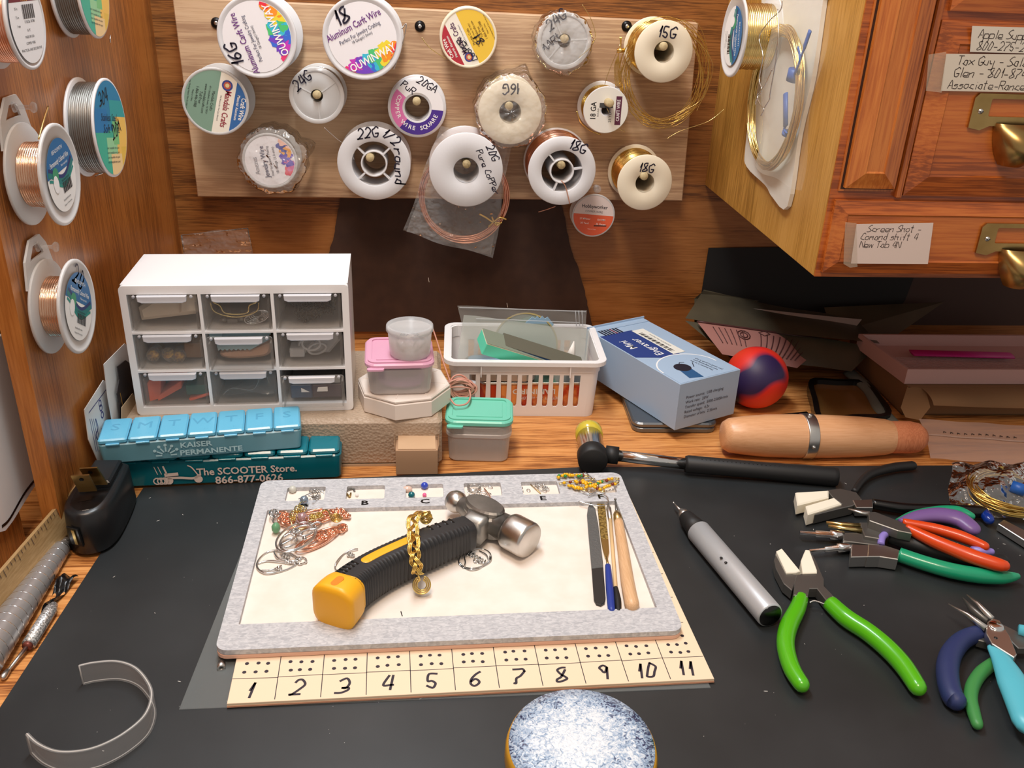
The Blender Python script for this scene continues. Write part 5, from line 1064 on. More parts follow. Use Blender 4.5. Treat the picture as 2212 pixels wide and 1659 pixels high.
# ---- ball pein hammer
M('grip_black',(42,42,44),.42); M('hammer_yellow',(244,178,34),.4,sss=.05); mottle('forged_steel',(112,110,106),(158,154,148),38,.42,5,.3,.7,metal=.9,bump=.06); mottle('worn_steel',(176,172,166),(214,210,206),30,.3,4,.3,.7,metal=1)
H=thing('ball_pein_hammer','stubby ball pein hammer with a black and yellow ribbed handle on the tray','hammer',(1,51,1.1))
def loft(b,cen,ws,hs,rr=.32,n=5,rib=None,cap=True,side0=None):
    rings=[]; m=len(cen)
    for i in range(m):
        d=(cen[min(i+1,m-1)]-cen[max(i-1,0)]); d.z=0; d.normalize(); sd=V((-d.y,d.x,0)); w_,h_=ws[i],hs[i]
        k=rib(i) if rib else 0; pl=rrect(w_,h_,min(w_,h_)*rr,n)
        rings.append([cen[i]+sd*(x*(1-(k if y<h_*.46 else 0)))+V((0,0,y*(1-(k*.5 if y<h_*.4 else 0)))) for x,y in pl])
    N_=len(rings[0]); vs=[q for r in rings for q in r]; fs=[[i*N_+j,i*N_+(j+1)%N_,(i+1)*N_+(j+1)%N_,(i+1)*N_+j] for i in range(m-1) for j in range(N_)]
    if cap: fs+=[list(range(N_))[::-1],[(m-1)*N_+j for j in range(N_)]]
    return b.add(vs,fs,True)
def lerp(a,b_,t): return a+(b_-a)*t
hc=[P(1012,1150,z=2.45),P(982,1162,z=2.5),P(925,1184,z=2.55),P(868,1209,z=2.55),P(815,1235,z=2.55),P(772,1262,z=2.6),P(745,1284,z=2.65)]
cen=smooth(hc,26); n=len(cen); 
ws=[1.9+.5*min(1,i/n*3)-.15*math.sin(i/n*3.14) for i in range(n)]; hs=[2.3+.35*min(1,i/n*3)+.3*(i/n)**3 for i in range(n)]
b=MB(); loft(b,cen,ws,hs,.28,5,lambda i:(.13*(1 if i%4<2 else 0) if 14<i<n-6 else 0)); b.build('grip',MATS['grip_black'],H)
def top(i,off,dz=.012):
    d=cen[min(i+1,n-1)]-cen[i-1]; d.z=0; d.normalize(); sd=V((-d.y,d.x,0)); return cen[i]+sd*off+V((0,0,hs[i]/2+dz)),sd,d
b=MB(); q=[top(i,-.1,.0)[0] for i in range(64,120,4)]; b.tube(q,.36,12,sq=(.12,1)); b.sphere(q[0],.36,12,(1,1,.12)); b.sphere(q[-1],.36,12,(1,1,.12)); b.build('yellow_inlay',MATS['hammer_yellow'],H)
for i in (26,33,40,47,126,132,138,144,150):
    c_,sd,d=top(min(i,n-4),-.42,-.005); b=MB(); b.tube([c_-sd*.32,c_+sd*.3],.11,8,sq=(.2,1)); b.build('grip_slot',MATS['black_gloss'],H)
e=P(714,1318,z=2.72); yc=smooth([cen[-1]+(cen[-2]-cen[-1])*1.5,cen[-1],P(730,1300,z=2.72),e],6); m=len(yc)
b=MB(); loft(b,yc,[2.45+.55*math.sin(min(1,i/m*1.3)*1.57) for i in range(m-2)]+[2.75,2.2],[2.85+.45*math.sin(min(1,i/m*1.3)*1.57) for i in range(m-2)]+[3.05,2.45],.34,6); b.build('yellow_butt',MATS['hammer_yellow'],H)
b=MB(); j_=int(m*.66); c=yc[j_]+V((0,0,(2.85+.45*math.sin(min(1,j_/m*1.3)*1.57))/2+.02)); dd=(cen[-1]-cen[-12]); dd.z=0; dd.normalize(); b.at(fr(V((c.x,c.y,0)),dd,V((-dd.y,dd.x,0)),(0,0,1))).prism(rrect(1.05,.55,.27,5),c.z-.25,c.z+.0,.02); M('hole_shade_orange',(216,130,20),.5); b.build('hang_hole',MATS['hole_shade_orange'],H)  # solid plug, shade inside the hole painted as darker orange
F_=P(1146,1169,z=2.48); G_=P(985,1083,z=2.55); ax=(F_-G_); L=ax.length; HX=Matrix.Translation(G_)@(ax.to_track_quat('Z','Y').to_matrix().to_4x4())
b=MB().at(HX); b.lathe([(0,-.86),(.35,-.8),(.65,-.58),(.83,-.25),(.86,.0),(.83,.3),(.72,.5),(.66,.6)],32); b.build('pein_ball',MATS['worn_steel'],H)
b=MB().at(HX); b.lathe([(.66,.6),(.68,.9),(.85,1.3),(1.05,1.9),(1.15,2.6),(1.15,3.2),(1.05,3.9),(.98,4.3),(1.05,L*.70),(1.2,L*.72)],32)
ec=lerp(G_,F_,.40); a2=V((ax.x,ax.y,0)).normalized(); EX=fr((ec.x,ec.y,0),a2,V((-a2.y,a2.x,0)),(0,0,1)); b.at(EX)
ov=[(x*1.75,y*1.02) for x,y in circle(1,28)]; b.prism([(x*1.15,y*1.12) for x,y in circle(1,28)] if False else [(x*1.1,y*1.12) for x,y in ov],1.35,3.3,.2); b.prism(ov,3.2,3.72,.14)
nk=P(1016,1150,z=2.45); b.at(Matrix.Identity(4)); loft(b,[V((ec.x,ec.y,2.45)),lerp(V((ec.x,ec.y,2.45)),nk,.5),nk],[2.6,1.9,1.8],[2.1,1.9,2.0],.2,3)
b.build('head_body',MATS['forged_steel'],H)
b=MB().at(HX); b.lathe([(1.0,L*.715),(1.2,L*.72),(1.33,L*.745),(1.36,L*.78),(1.36,L*.97),(1.28,L*.995),(1.15,L),(0,L+.02)],40); b.build('striking_face',MATS['worn_steel'],H)
# ---- braided gold bracelet over the handle
BR_=thing('braided_bracelet','braided gold wire bracelet draped over the hammer handle','bracelet',P(900,1190,z=4))
path=smooth([P(925,1122,z=3.9),P(913,1108,z=4.55),P(893,1120,z=4.75),P(892,1147,z=4.6),P(894,1172,z=4.5),P(895,1197,z=4.25),P(899,1220,z=3.6),P(903,1240,z=2.9)],14); m=len(path)
b=MB()
for s_ in range(3):
    for k in range(3):
        q=[]
        for i,p in enumerate(path):
            d=(path[min(i+1,m-1)]-path[max(i-1,0)]).normalized(); sd=V((1,.1,0)); sd=(sd-d*sd.dot(d)).normalized(); up=-sd.cross(d)
            ph=i/m*2*math.pi*2.2+s_*2*math.pi/3; q.append(p+sd*(.30*math.sin(ph)+.10*(k-1))+up*(.16*math.sin(2*ph)))
        b.tube(q,.055,6)
b.build('braid',MATS['gold_wire'],BR_)
for k in range(3):
    b=MB(); c=P(911,1264,z=1.95); r=.34+.12*k; q=[P(903,1242,z=2.8)]+[c+V((-r*math.sin(a),.55*r*math.cos(a),r*math.cos(a)*.85)) for a in [math.radians(x) for x in range(20,345,18)]]
    b.tube(smooth(q,2),.055,6); b.build('end_loop',MATS['gold_wire'],BR_)
for k in range(3):
    b=MB(); c=P(920,1118,z=4.1); r=.22+.1*k; b.tube([c+V((r*math.cos(a),.15*math.sin(a),r*math.sin(a))) for a in [i*.42 for i in range(15)]],.055,6,True); b.build('end_loop',MATS['gold_wire'],BR_)
# ---- hand tools in the tray
t=thing('flat_file','flat grey hand file with a pointed tip and rounded tang in the tray','file',P(1290,1200,z=1.1))
b=MB(); b.prism(ccw(pp([(1275,1084),(1286,1098),(1292,1130),(1302,1210),(1303,1225),(1278,1228),(1271,1150),(1268,1110),(1270,1096)],1.3)),1.08,1.32,.04); M('file_grey',(110,112,112),.45,.5,('n',600,.4,.0006)); b.build('blade',MATS['file_grey'],t)
b=MB(); b.prism(ccw(pp([(1278,1228),(1303,1225),(1308,1290),(1306,1302),(1298,1307),(1288,1304),(1283,1295)],1.28)),1.08,1.29,.04); M('file_dark',(58,56,56),.4,.4); b.build('tang',MATS['file_dark'],t)
t=thing('needle_file','brassy diamond file with a dark blue handle in the tray','file',P(1312,1200,z=1.1))
b=MB(); b.prism(ccw(pp([(1290,1087),(1307,1088),(1314,1163),(1298,1163)],1.3)),1.1,1.3,.03); mottle('diamond_grit',(112,88,40),(180,152,84),500,.5,3,.4,.6,metal=.6); b.build('grit_blade',MATS['diamond_grit'],t)
b=MB(); b.prism(ccw(pp([(1298,1163),(1314,1163),(1316,1190),(1313,1203),(1307,1203),(1302,1185)],1.3)),1.12,1.28,.02); b.tube([P(1310,1203,z=1.25),P(1314,1225,z=1.3)],.09,8); b.build('brass_neck',MATS['brass'],t)
b=MB(); b.handle([P(1313,1222,z=1.32),P(1317,1270,z=1.36),P(1321,1318,z=1.36)],[.2,.27,.25]); M('navy_grip',(36,60,150),.4); b.build('grip',MATS['navy_grip'],t)
t=thing('swab_stick','thin pale wooden stick with a black blunt end between the files','stick',P(1325,1200,z=1.1))
b=MB(); b.tube([P(1318,1120,z=1.28),P(1330,1272,z=1.28)],.14,10); M('pale_stick',(226,192,142),.6); b.build('shaft',MATS['pale_stick'],t)
b=MB(); b.handle([P(1330,1270,z=1.32),P(1334,1295,z=1.34),P(1336,1320,z=1.32)],[.16,.24,.18]); b.build('black_end',MATS['black_rubber'],t)
b=MB(); b.tube([P(1313,1086,z=1.26),P(1315,1098,z=1.28),P(1318,1122,z=1.28)],[.03,.2,.16],10); b.build('tip',MATS['steel'],t)
t=thing('ball_stylus','wooden-handled ball stylus with a brass ferrule, rightmost tool in the tray','stylus',P(1350,1220,z=1.1))
b=MB(); b.tube([P(1329,1080,z=1.5),P(1333,1110,z=1.5)],[.06,.14],10); b.sphere(P(1329,1078,z=1.5),.11,10); b.build('steel_tip',MATS['dark_steel'],t)
b=MB(); b.tube([P(1332,1106,z=1.5),P(1333,1112,z=1.5),P(1336,1128,z=1.52)],[.2,.32,.36],16); b.build('ferrule',MATS['brass'],t)
b=MB(); b.handle([P(1336,1126,z=1.52),P(1346,1190,z=1.54),P(1356,1260,z=1.56),P(1365,1306,z=1.56)],[.36,.42,.48,.5],20); wood('stylus_wood',((196,148,106),(214,170,126),(226,186,144)),'Y',5,.4,.4,6); b.build('wooden_handle',MATS['stylus_wood'],t)
# ---- wire jewellery on the tray
def wirething(name,label,cat,m,paths,r=.06,z=1.25,k=6,beads=(),group=None):
    b=MB()
    for q in paths:
        zz=z; pts=[P(p[0],p[1],z=(p[2] if len(p)>2 else z+.06*math.sin(i*1.7))) for i,p in enumerate(q)]; b.tube(smooth(pts,k),r,6)
    for x,y,rr in beads: b.sphere(P(x,y,z=z+.15),rr,10)
    return solo(b,name,m,label,cat,group)
def spiral(cx,cy,r,turns=2.5,sq=.62,a0=0): return [(cx+r*(1-i/(turns*10+1))*math.cos(a0+i*.628),cy+sq*r*(1-i/(turns*10+1))*math.sin(a0+i*.628)) for i in range(int(turns*10))]
def oval(cx,cy,rx,ry,rot,n=16,z=None): 
    c,s_=math.cos(math.radians(rot)),math.sin(math.radians(rot)); return [(cx+rx*math.cos(a)*c-ry*math.sin(a)*s_,cy+rx*math.cos(a)*s_+ry*math.sin(a)*c)+((z,) if z else ()) for a in [6.2832*i/n for i in range(n+1)]]
G='wire jewellery pieces on the tray'
wirething('wire_pendant','silver teardrop wire pendant at the lower left of the tray','pendant',MATS['silver_wire'],[[(650,1210),(620,1192),(585,1190),(562,1205),(555,1225),(575,1238),(615,1232),(640,1220)],[(640,1218),(600,1212),(575,1212),(558,1218)],[(592,1192),(600,1205),(625,1212),(645,1212)],[(565,1233),(590,1230),(608,1222)],spiral(616,1201,9),spiral(602,1228,6),spiral(622,1213,8),oval(650,1211,12,7,0)],.075,1.2,beads=((602,1227,.16),),group=G)
wirething('wire_pendant','silver oval wire pendant with swirls lying over the copper pendant','pendant',MATS['silver_wire'],[oval(640,1160,48,26,-28,z=1.75),oval(643,1162,42,21,-28,z=1.8),[(605,1178,1.8),(630,1165,1.9),(650,1150,1.9),(680,1140,1.9)],[(612,1160,1.8),(630,1152,1.9),(655,1158,1.9),(675,1150,1.9)],spiral(640,1150,14),[(670,1135,1.9),(685,1128,1.95),(695,1132,1.9),(684,1142,1.9),(668,1144,1.9)],oval(625,1172,18,8,-20,z=1.85)],.08,1.85,beads=((658,1163,.18),),group=G)
wirething('wire_pendant','woven copper teardrop pendant right of the silver oval','pendant',MATS['copper_wire'],[[(735,1137),(715,1140),(690,1148),(660,1165),(640,1180),(640,1190),(665,1190),(700,1175),(725,1155),(738,1142)],[(645,1183),(680,1180),(712,1160),(730,1145)],[(700,1146),(690,1160),(670,1172),(650,1180)],[(690,1150),(705,1160),(720,1150),(700,1165)],oval(738,1141,12,8,-20),oval(736,1141,9,5,-20),spiral(695,1160,14),spiral(715,1150,10),oval(680,1166,30,9,-25),oval(690,1160,38,12,-25)],.08,1.3,group=G)
wirething('copper_charm','pile of copper spirals and loops near the top left of the tray','charm',MATS['copper_wire'],[spiral(612,1111,14),spiral(620,1125,16),spiral(725,1104,14),spiral(747,1113,10),spiral(735,1105,14,3),[(600,1130),(630,1140),(660,1138),(690,1130),(720,1118)],[(605,1105),(640,1112),(680,1108),(720,1100)],spiral(700,1110,16),oval(640,1125,40,12,5),oval(690,1112,36,12,-8),spiral(655,1118,14)],.09,1.35,group=G)
wirething('gold_charm','small gold wire spiral charm among the copper loops','charm',MATS['gold_wire'],[[tuple((*p,2.0)) for p in spiral(726,1118,13,3.2,.8)],[(713,1113,2.0),(708,1103,1.9),(700,1103,1.8),(690,1112,1.8)]],.06,1.9,group=G)
wirething('gold_charm','pale gold twisted wires and beads heaped left of centre in the pile','charm',MATS['pale_gold'],[spiral(640,1110,16),spiral(648,1098,14),[(628,1125,1.9),(633,1138,1.7),(650,1143,1.6),(665,1135,1.7)],[(655,1080,1.9),(645,1092,1.9),(650,1105,1.9),(635,1115,1.9)],spiral(689,1112,11),spiral(676,1115,9),[(665,1125,1.8),(680,1122,1.8),(695,1112,1.8)],spiral(634,1118,10),oval(652,1120,14,10,30,z=1.9)],.055,1.85,beads=((632,1115,.16),(640,1103,.18)),group=G)
wirething('wire_earring','silver spiral earring with a green stone at the left edge of the tray','earring',MATS['silver_wire'],[spiral(593,1108,13,3,.8),[(593,1118,1.7),(590,1128,1.7),(600,1132,1.7)]],.06,1.65,group=G)
M('jade',(104,156,116),.35,sss=.2); b=MB(); b.sphere(P(596,1140,z=1.6),.42,10,(.8,.9,1)); solo(b,'green_stone',MATS['jade'],'rough pale green stone at the left edge of the white tray centre','stone')
M('pearl_blue',(150,168,186),.12,.6); M('pearl_pink',(196,160,164),.14,.5)
b=MB(); b.sphere(P(657,1080,z=1.95),.34,16); solo(b,'pearl_bead',MATS['pearl_blue'],'shiny blue-grey pearl bead on an earring hook above the pile','bead')
b=MB(); b.sphere(P(653,1117,z=1.9),.36,16); b.tube([P(*p,z=1.95) for p in oval(653,1120,14,11,20)],.05,6); solo(b,'pearl_bead',MATS['pearl_pink'],'shiny pinkish pearl bead held in wire in the middle of the pile','bead')
wirething('earring_hook','thin steel earring hook above the pile','hook',MATS['dark_steel'],[[(645,1078,1.8),(660,1070,1.9),(680,1062,1.9),(686,1066,1.9),(680,1075,1.9)],],.035,1.9,beads=((676,1073,.12),))
wirething('wire_hoop','dark steel wire hoop half hidden behind the hammer handle','hoop',MATS['steel'],[oval(752,1210,34,16,-38)[2:16],spiral(757,1198,8)],.06,1.22)
wirething('wire_pendant','flat round silver wire pendant beneath the hammer neck','pendant',MATS['silver_wire'],[oval(1026,1208,36,22,-12),oval(1026,1208,33,19,-12)[:9],spiral(1035,1210,14,2.5),spiral(1022,1200,9),spiral(1016,1196,10),[(1000,1195),(1005,1215),(1000,1228)],[(1035,1190),(1050,1198),(1055,1210)]],.055,1.15,group=G)
wirething('wire_loops','two large silver wire loops by the letter F','wire',MATS['silver_wire'],[[(1264,1020,1.7),(1276,1030,1.75),(1292,1045,1.75),(1290,1060,1.7),(1270,1066,1.65),(1252,1055,1.65),(1253,1035,1.7),(1262,1020,1.7)],[(1270,1072,1.6),(1290,1065,1.7),(1310,1072,1.7),(1313,1085,1.6),(1300,1093,1.5),(1275,1090,1.5),(1250,1083,1.55)]],.055,1.6)
# ---- beads and findings in the compartments
def bead(px,py,r,m,label,z=1.07,cat='bead',group='loose beads in the tray compartments',sq=(1,1,1)):
    b=MB(); b.sphere(P(px,py,z=z+r*sq[2]),r,14,sq); return solo(b,'bead',m,label,cat,group)
M('bead_blue',(48,74,190),.1,coat=.5); M('bead_teal',(0,106,116),.1,coat=.5); M('bead_pink',(240,110,160),.2); M('bead_clear',(226,196,180),.1,coat=.4); M('bead_frost',(204,204,194),.35)
bead(917,1049,.3,MATS['bead_blue'],'round blue bead in compartment C'); bead(889,1069,.28,MATS['bead_teal'],'round teal bead in compartment C'); bead(917,1069,.17,MATS['bead_pink'],'small pink bead in compartment C'); bead(880,1056,.34,MATS['bead_clear'],'large pale peach bead in compartment C',sq=(1.2,.9,.7))
bead(632,1057,.3,MATS['bead_frost'],'frosted round bead in compartment A'); bead(771,1070,.13,MATS['white_paper'],'tiny white bead in compartment B')
b=MB()
for k in range(26):
    i=random.choice((0,0,3,3,3,3,4,5)); x,y=random.uniform(xs[i]+.3+(1.4 if i==0 else 0),xs[i]+cw-.3),random.uniform(yb+.25,yt-.3); b.at(TX@T(x,y,1.16)@RX(random.uniform(-60,60))@RZ(random.uniform(0,360))).tube([(.2*math.cos(a*.7),.13*math.sin(a*.7),0) for a in range(9)],.03,5,True)
solo(b,'jump_rings',MATS['silver_wire'],'scatter of tiny silver rings in the tray compartments','jump rings',None,'stuff')
t_=None
for q,m_,lab in (([(1016,1050),(1040,1045),(1040,1058),(1018,1060)],'silver_wire','larger silver ring clasp in compartment D'),):
    b=MB(); b.tube([P(*p,z=1.3) for p in oval(1024,1052,14,9,0)],.06,6,True); b.tube([P(*p,z=1.38) for p in oval(1024,1052,11,6,0)],.04,6,True); solo(b,'clasp',MATS[m_],lab,'clasp')
wirething('copper_pin','short copper pin leaning out of compartment D','wire',MATS['copper_wire'],[[(1046,1055,1.3),(1054,1065,1.5),(1060,1075,1.9)]],.05,1.4)
wirething('brass_pin','thin brass pin lying across compartment E','wire',MATS['brass'],[[(1146,1046,1.2),(1168,1066,1.2)]],.035,1.2); wirething('silver_loops','knot of silver loops in compartment E','wire loops',MATS['silver_wire'],[oval(1163,1044,8,6,20),oval(1170,1052,12,7,30),spiral(1178,1054,8)],.04,1.25); wirething('steel_hooks','two small dark ring hooks at the left of compartment E','hook',MATS['dark_steel'],[oval(1124,1052,5,4,0)[:14],oval(1125,1060,5,4,0)[:14]],.03,1.15)
wirething('steel_clip','dark bent clip and gold scrap in compartment B','clip',MATS['dark_steel'],[[(745,1063),(752,1057),(763,1056),(766,1062)]],.08,1.2); wirething('gold_scrap','small brass folded scrap in compartment B','scrap',MATS['brass'],[[(748,1065),(755,1072),(758,1065),(756,1074)]],.07,1.2); wirething('silver_chain','silver chain links in compartment A','chain',MATS['silver_wire'],[oval(672+6*k,1062-1.2*k,4,3,20*k) for k in range(4)]+[oval(680+3*k,1078-2*k,4,3,40*k) for k in range(4)],.035,1.2)
# ---- safety pins with yellow and green beads
M('bead_yellow',(238,182,20),.25); M('bead_green',(48,140,66),.3); M('bead_red',(128,44,20),.4)
def spin(q,label,bs):
    t=thing('beaded_safety_pin',label,'safety pin',P(*q[0],z=1.5),'beaded safety pins over compartment F')
    a,c=P(*q[0],z=1.62),P(*q[1],z=1.66); d=(c-a); nn=V((-d.y,d.x,0)).normalized()*.28
    b=MB(); b.tube(smooth([a,a+d*.5+nn*.2,c,c+d.normalized()*.15+nn*.5,c+nn,a+d*.5+nn*1.1,a+nn*.6],5),.04,6); b.tube([c+nn*.5+V((.12*math.cos(k),.12*math.sin(k),0)) for k in range(7)],.04,6,True); b.build('pin',MATS['pale_gold'],t)
    for k in range(bs):
        p=a+d*(.1+.8*k/bs)+V((random.uniform(-.06,.06),random.uniform(-.06,.06),.03)); m_=MATS[('bead_yellow','bead_yellow','bead_green','bead_yellow','bead_red')[random.randrange(5)] if k%3 else 'bead_yellow']
        b=MB(); b.lathe_at(p,d,.12) if False else b.sphere(p+V((random.uniform(-.1,.1),random.uniform(-.1,.1),.06)),.15,8,(1,1,.9)); b.build('seed_bead',m_,t)
for q,lab,n_ in ((((1203,1032),(1232,1026)),'beaded safety pin at the left end of the cluster, over compartment F',7),(((1208,1046),(1282,1037)),'longest gold safety pin pointing left in the beaded cluster',4),(((1225,1028),(1268,1030)),'beaded safety pin along the top of the cluster',9),(((1225,1050),(1262,1060)),'beaded safety pin curving along the bottom left of the cluster',9),(((1258,1040),(1300,1062)),'beaded safety pin crossing the middle of the cluster downward',10),(((1262,1056),(1300,1044)),'beaded safety pin crossing the middle of the cluster upward',10),(((1290,1042),(1335,1036)),'gold safety pin pointing right with its coil end bare',5),(((1295,1060),(1335,1044)),'beaded safety pin at the lower right of the cluster',7),(((1242,1042),(1280,1048)),'beaded safety pin lying low in the middle of the cluster',9)): spin(q,lab,n_)
# fibres and specks on the tray
b=MB(); b.tube([P(866,1321,z=1.1),P(869,1331,z=1.1)],.035,5); solo(b,'fibre',MATS['black_rubber'],'tiny dark fibre lying on the white tray centre below the handle','fibre')
for o_ in [o for o in C.objects if o.parent is None and o.name not in KEEP]:     # settle the pieces on the tray liner
    p=o_.location/S; o_.location=(p+(p-V((0,0,40)))*(.17/(40-p.z)))*S
# ================================================================ on the mat
t=thing('engraving_pen','silver cordless engraving pen with a black grip lying on the mat','engraver',P(1560,1230,z=MZ))
a,e=P(1497,1134,z=1.05),P(1664,1330,z=1.1); d=(e-a).normalized()
tipd=P(1455,1086,z=.95)
ra=.92
b=MB(); s0=a+(e-a)*.08; b.tube([s0,s0+d*.05,e-d*.15,e],[ra*.94,ra,ra,ra*.96],32); M('satin_silver',(198,202,206),.36,.4); b.build('barrel',MATS['satin_silver'],t)
b=MB(); b.tube([e-d*.02,e+d*.06],[ra*.9,ra*.86],32); b.build('end_cap',MATS['black_gloss'],t)
g0=P(1481,1116,z=1.0); b=MB(); b.tube([g0,g0+d*.2,g0+(s0-g0)*.5,s0],[.55,.62,.72,.86],28); b.build('rubber_grip',MATS['black_rubber'],t)
b=MB(); n0=P(1471,1104,z=1.0); b.tube([n0,n0+d*.25,n0+d*.3,g0],[.26,.28,.42,.46],20); b.build('collet',MATS['steel'],t)
b=MB(); b.tube([tipd,n0],[.05,.14],10); b.sphere(tipd,.08,8); b.build('bit',MATS['steel'],t)
for px,py in ((1558,1205),(1568,1215)):
    b=MB(); p=P(px,py,z=1.85); b.sphere(p,.12,10,(1,1,.5)); b.build('indicator_hole',MATS['black_gloss'],t)
# ---- pliers
M('grip_green',(82,176,22),.25,coat=.3); M('grip_teal',(24,150,108),.25,coat=.2); M('grip_orange',(214,70,20),.3,coat=.2); M('grip_purple',(118,88,146),.35); M('grip_lilac',(140,124,200),.35); M('grip_navy',(38,50,96),.5); M('grip_leaf',(64,140,72),.45); M('grip_turquoise',(88,186,206),.35); M('grip_blue',(16,52,140),.2,coat=.3); M('nylon_white',(240,233,214),.5)
def PT(name,label): 
    return name,label
def plier(label,org,group='pliers on the mat'): return thing('pliers',label,'pliers',org,group)
def grip(q,rad,m,t,z=.75,name='handle_grip',sq=None,seg=16): b=MB(); b.handle([P(p[0],p[1],z=(p[2] if len(p)>2 else z)) for p in q],rad,seg,sq=sq); return b.build(name,MATS[m],t)
def metal(q,z0,z1,t,name='jaw',m='dark_steel',bev=.05): b=MB(); b.prism(ccw(pp(q,z1)),z0,z1,bev); return b.build(name,MATS[m],t)
t=plier('bright green handled pliers with white nylon jaws, open on the mat',P(1750,1260,z=MZ))
metal([(1672,1208),(1676,1198),(1697,1237),(1728,1242),(1720,1254),(1711,1275),(1693,1260),(1676,1227)],.35,1.15,t)
metal([(1749,1188),(1763,1211),(1780,1250),(1772,1256),(1765,1238)],.35,1.15,t)
metal([(1677,1190),(1689,1184),(1729,1233),(1720,1236),(1699,1237)],.3,1.3,t,'nylon_pad','nylon_white'); metal([(1736,1196),(1740,1187),(1749,1188),(1765,1231),(1765,1237),(1734,1238),(1730,1211)],.3,1.3,t,'nylon_pad','nylon_white')
metal([(1720,1242),(1734,1238),(1765,1237),(1780,1250),(1780,1265),(1803,1289),(1786,1298),(1765,1271),(1749,1271),(1745,1289),(1714,1285),(1716,1258)],.4,1.2,t,'pivot_body')
grip([(1731,1291),(1722,1316),(1704,1352),(1697,1385),(1701,1417),(1713,1450),(1731,1478)],[.48,.56,.6,.58,.56,.54,.5],'grip_green',t,.8); grip([(1793,1303),(1828,1335),(1875,1366),(1917,1401),(1952,1439),(1982,1484)],[.56,.62,.62,.62,.6,.54],'grip_green',t,.85)
b=MB(); b.tube(smooth([P(1749,1302,z=.8),P(1761,1298,z=.9),P(1786,1307,z=.8)],5),.06,6); b.build('spring',MATS['steel'],t)
t=plier('teal handled pliers with stepped round jaws, nearest in the heap',P(1900,1195,z=MZ))
def steps(q,t,name='stepped_jaw'):
    pts=[];rr=[]
    for (x0,y0,x1,y1,r,z) in q: pts+=[P(x0,y0,z=z),P(x1,y1,z=z)]; rr+=[r,r*1.05]
    b=MB(); b.tube(pts,rr,18); return b.build(name,MATS['chrome'],t)
steps([(1748,1190,1781,1187,.12,.75),(1782,1187,1808,1184,.21,.75),(1809,1184,1842,1181,.34,.75)],t); steps([(1728,1150,1761,1153,.15,.9),(1762,1153,1792,1155,.26,.9),(1793,1155,1822,1158,.38,.9)],t)
metal([(1840,1175),(1876,1177),(1878,1202),(1838,1203)],.3,1.25,t,'pivot_body','steel'); metal([(1876,1175),(1913,1178),(1944,1188),(1940,1208),(1901,1202),(1874,1202)],.3,1.3,t,'pivot_body','steel')
grip([(1942,1198),(1998,1217),(2056,1233),(2114,1243),(2165,1247),(2196,1245)],[.55,.56,.58,.58,.5,.26],'grip_teal',t,.9); grip([(1940,1128,1.0),(1975,1112,1.2),(2030,1103,1.4),(2070,1104,1.4),(2098,1115,1.3)],[.3,.36,.4,.4,.3],'grip_teal',t)
metal([(1822,1150),(1850,1150),(1905,1165),(1900,1178),(1822,1168)],.35,1.2,t,'pivot_body')
t=plier('purple and black handled bail pliers with two straight rod jaws, in the heap',P(1880,1140,z=MZ))
b=MB(); b.tube([P(1785,1129,z=1.3),P(1858,1136,z=1.3)],[.12,.2],12); b.build('rod_jaw',MATS['pale_gold'],t); b=MB(); b.tube([P(1789,1136,z=1.25),P(1865,1147,z=1.25)],[.12,.25],12); b.build('rod_jaw',MATS['pale_gold'],t)
metal([(1857,1128),(1880,1128),(1920,1142),(1910,1165),(1868,1158)],.5,1.5,t,'pivot_body')
grip([(1945,1128,1.3),(1985,1116,1.5),(2030,1113,1.6),(2070,1121,1.6),(2098,1140,1.5)],[.35,.6,.75,.8,.7],'grip_purple',t,sq=(.7,1)); grip([(1903,1176,1.2),(1906,1160,1.4),(1920,1150,1.5),(1945,1146,1.5)],[.26,.28,.26,.2],'grip_lilac',t)
grip([(1920,1160,1.0),(1990,1180,1.0),(2070,1205,1.0),(2120,1215,1.1),(2165,1212,1.1)],[.5,.6,.65,.6,.5],'black_rubber',t); grip([(2100,1190,1.6),(2140,1192,1.5)],[.35,.28],'grip_lilac',t)
t=plier('orange handled needle-nose pliers lying on top of the heap',P(1950,1140,z=1.5))
b=MB(); b.tube([P(1832,1099,z=1.9),P(1878,1111,z=1.95)],[.07,.28],10,sq=(.7,1)); b.build('needle_jaw',MATS['steel'],t)
metal([(1876,1106),(1890,1105),(1940,1124),(1964,1136),(1970,1152),(1940,1146),(1878,1124)],1.45,2.2,t,'pivot_body')
grip([(1958,1140),(2017,1169),(2094,1200),(2150,1218),(2168,1222)],[.36,.5,.55,.5,.42],'grip_orange',t,1.95); grip([(1950,1128),(2017,1142),(2075,1159),(2126,1180)],[.3,.42,.46,.36],'grip_orange',t,1.9)
t=plier('black handled pliers with two white nylon blocks, behind the heap',P(1820,1080,z=MZ))
b=MB(); b.prism(ccw(pp([(1718,1065),(1790,1061),(1790,1076),(1722,1093)],1.3)),.4,1.4,.1); b.build('nylon_pad',MATS['nylon_white'],t); b=MB(); b.prism(ccw(pp([(1740,1094),(1801,1076),(1818,1090),(1745,1113)],1.3)),.25,1.4,.1); b.build('nylon_pad',MATS['nylon_white'],t)
metal([(1786,1058),(1815,1055),(1850,1063),(1862,1078),(1842,1092),(1815,1098),(1760,1112),(1758,1104),(1818,1088),(1800,1075)],.3,1.2,t,'pivot_body'); metal([(1842,1080),(1885,1078),(1886,1096),(1850,1096)],.4,1.25,t,'tang','steel')
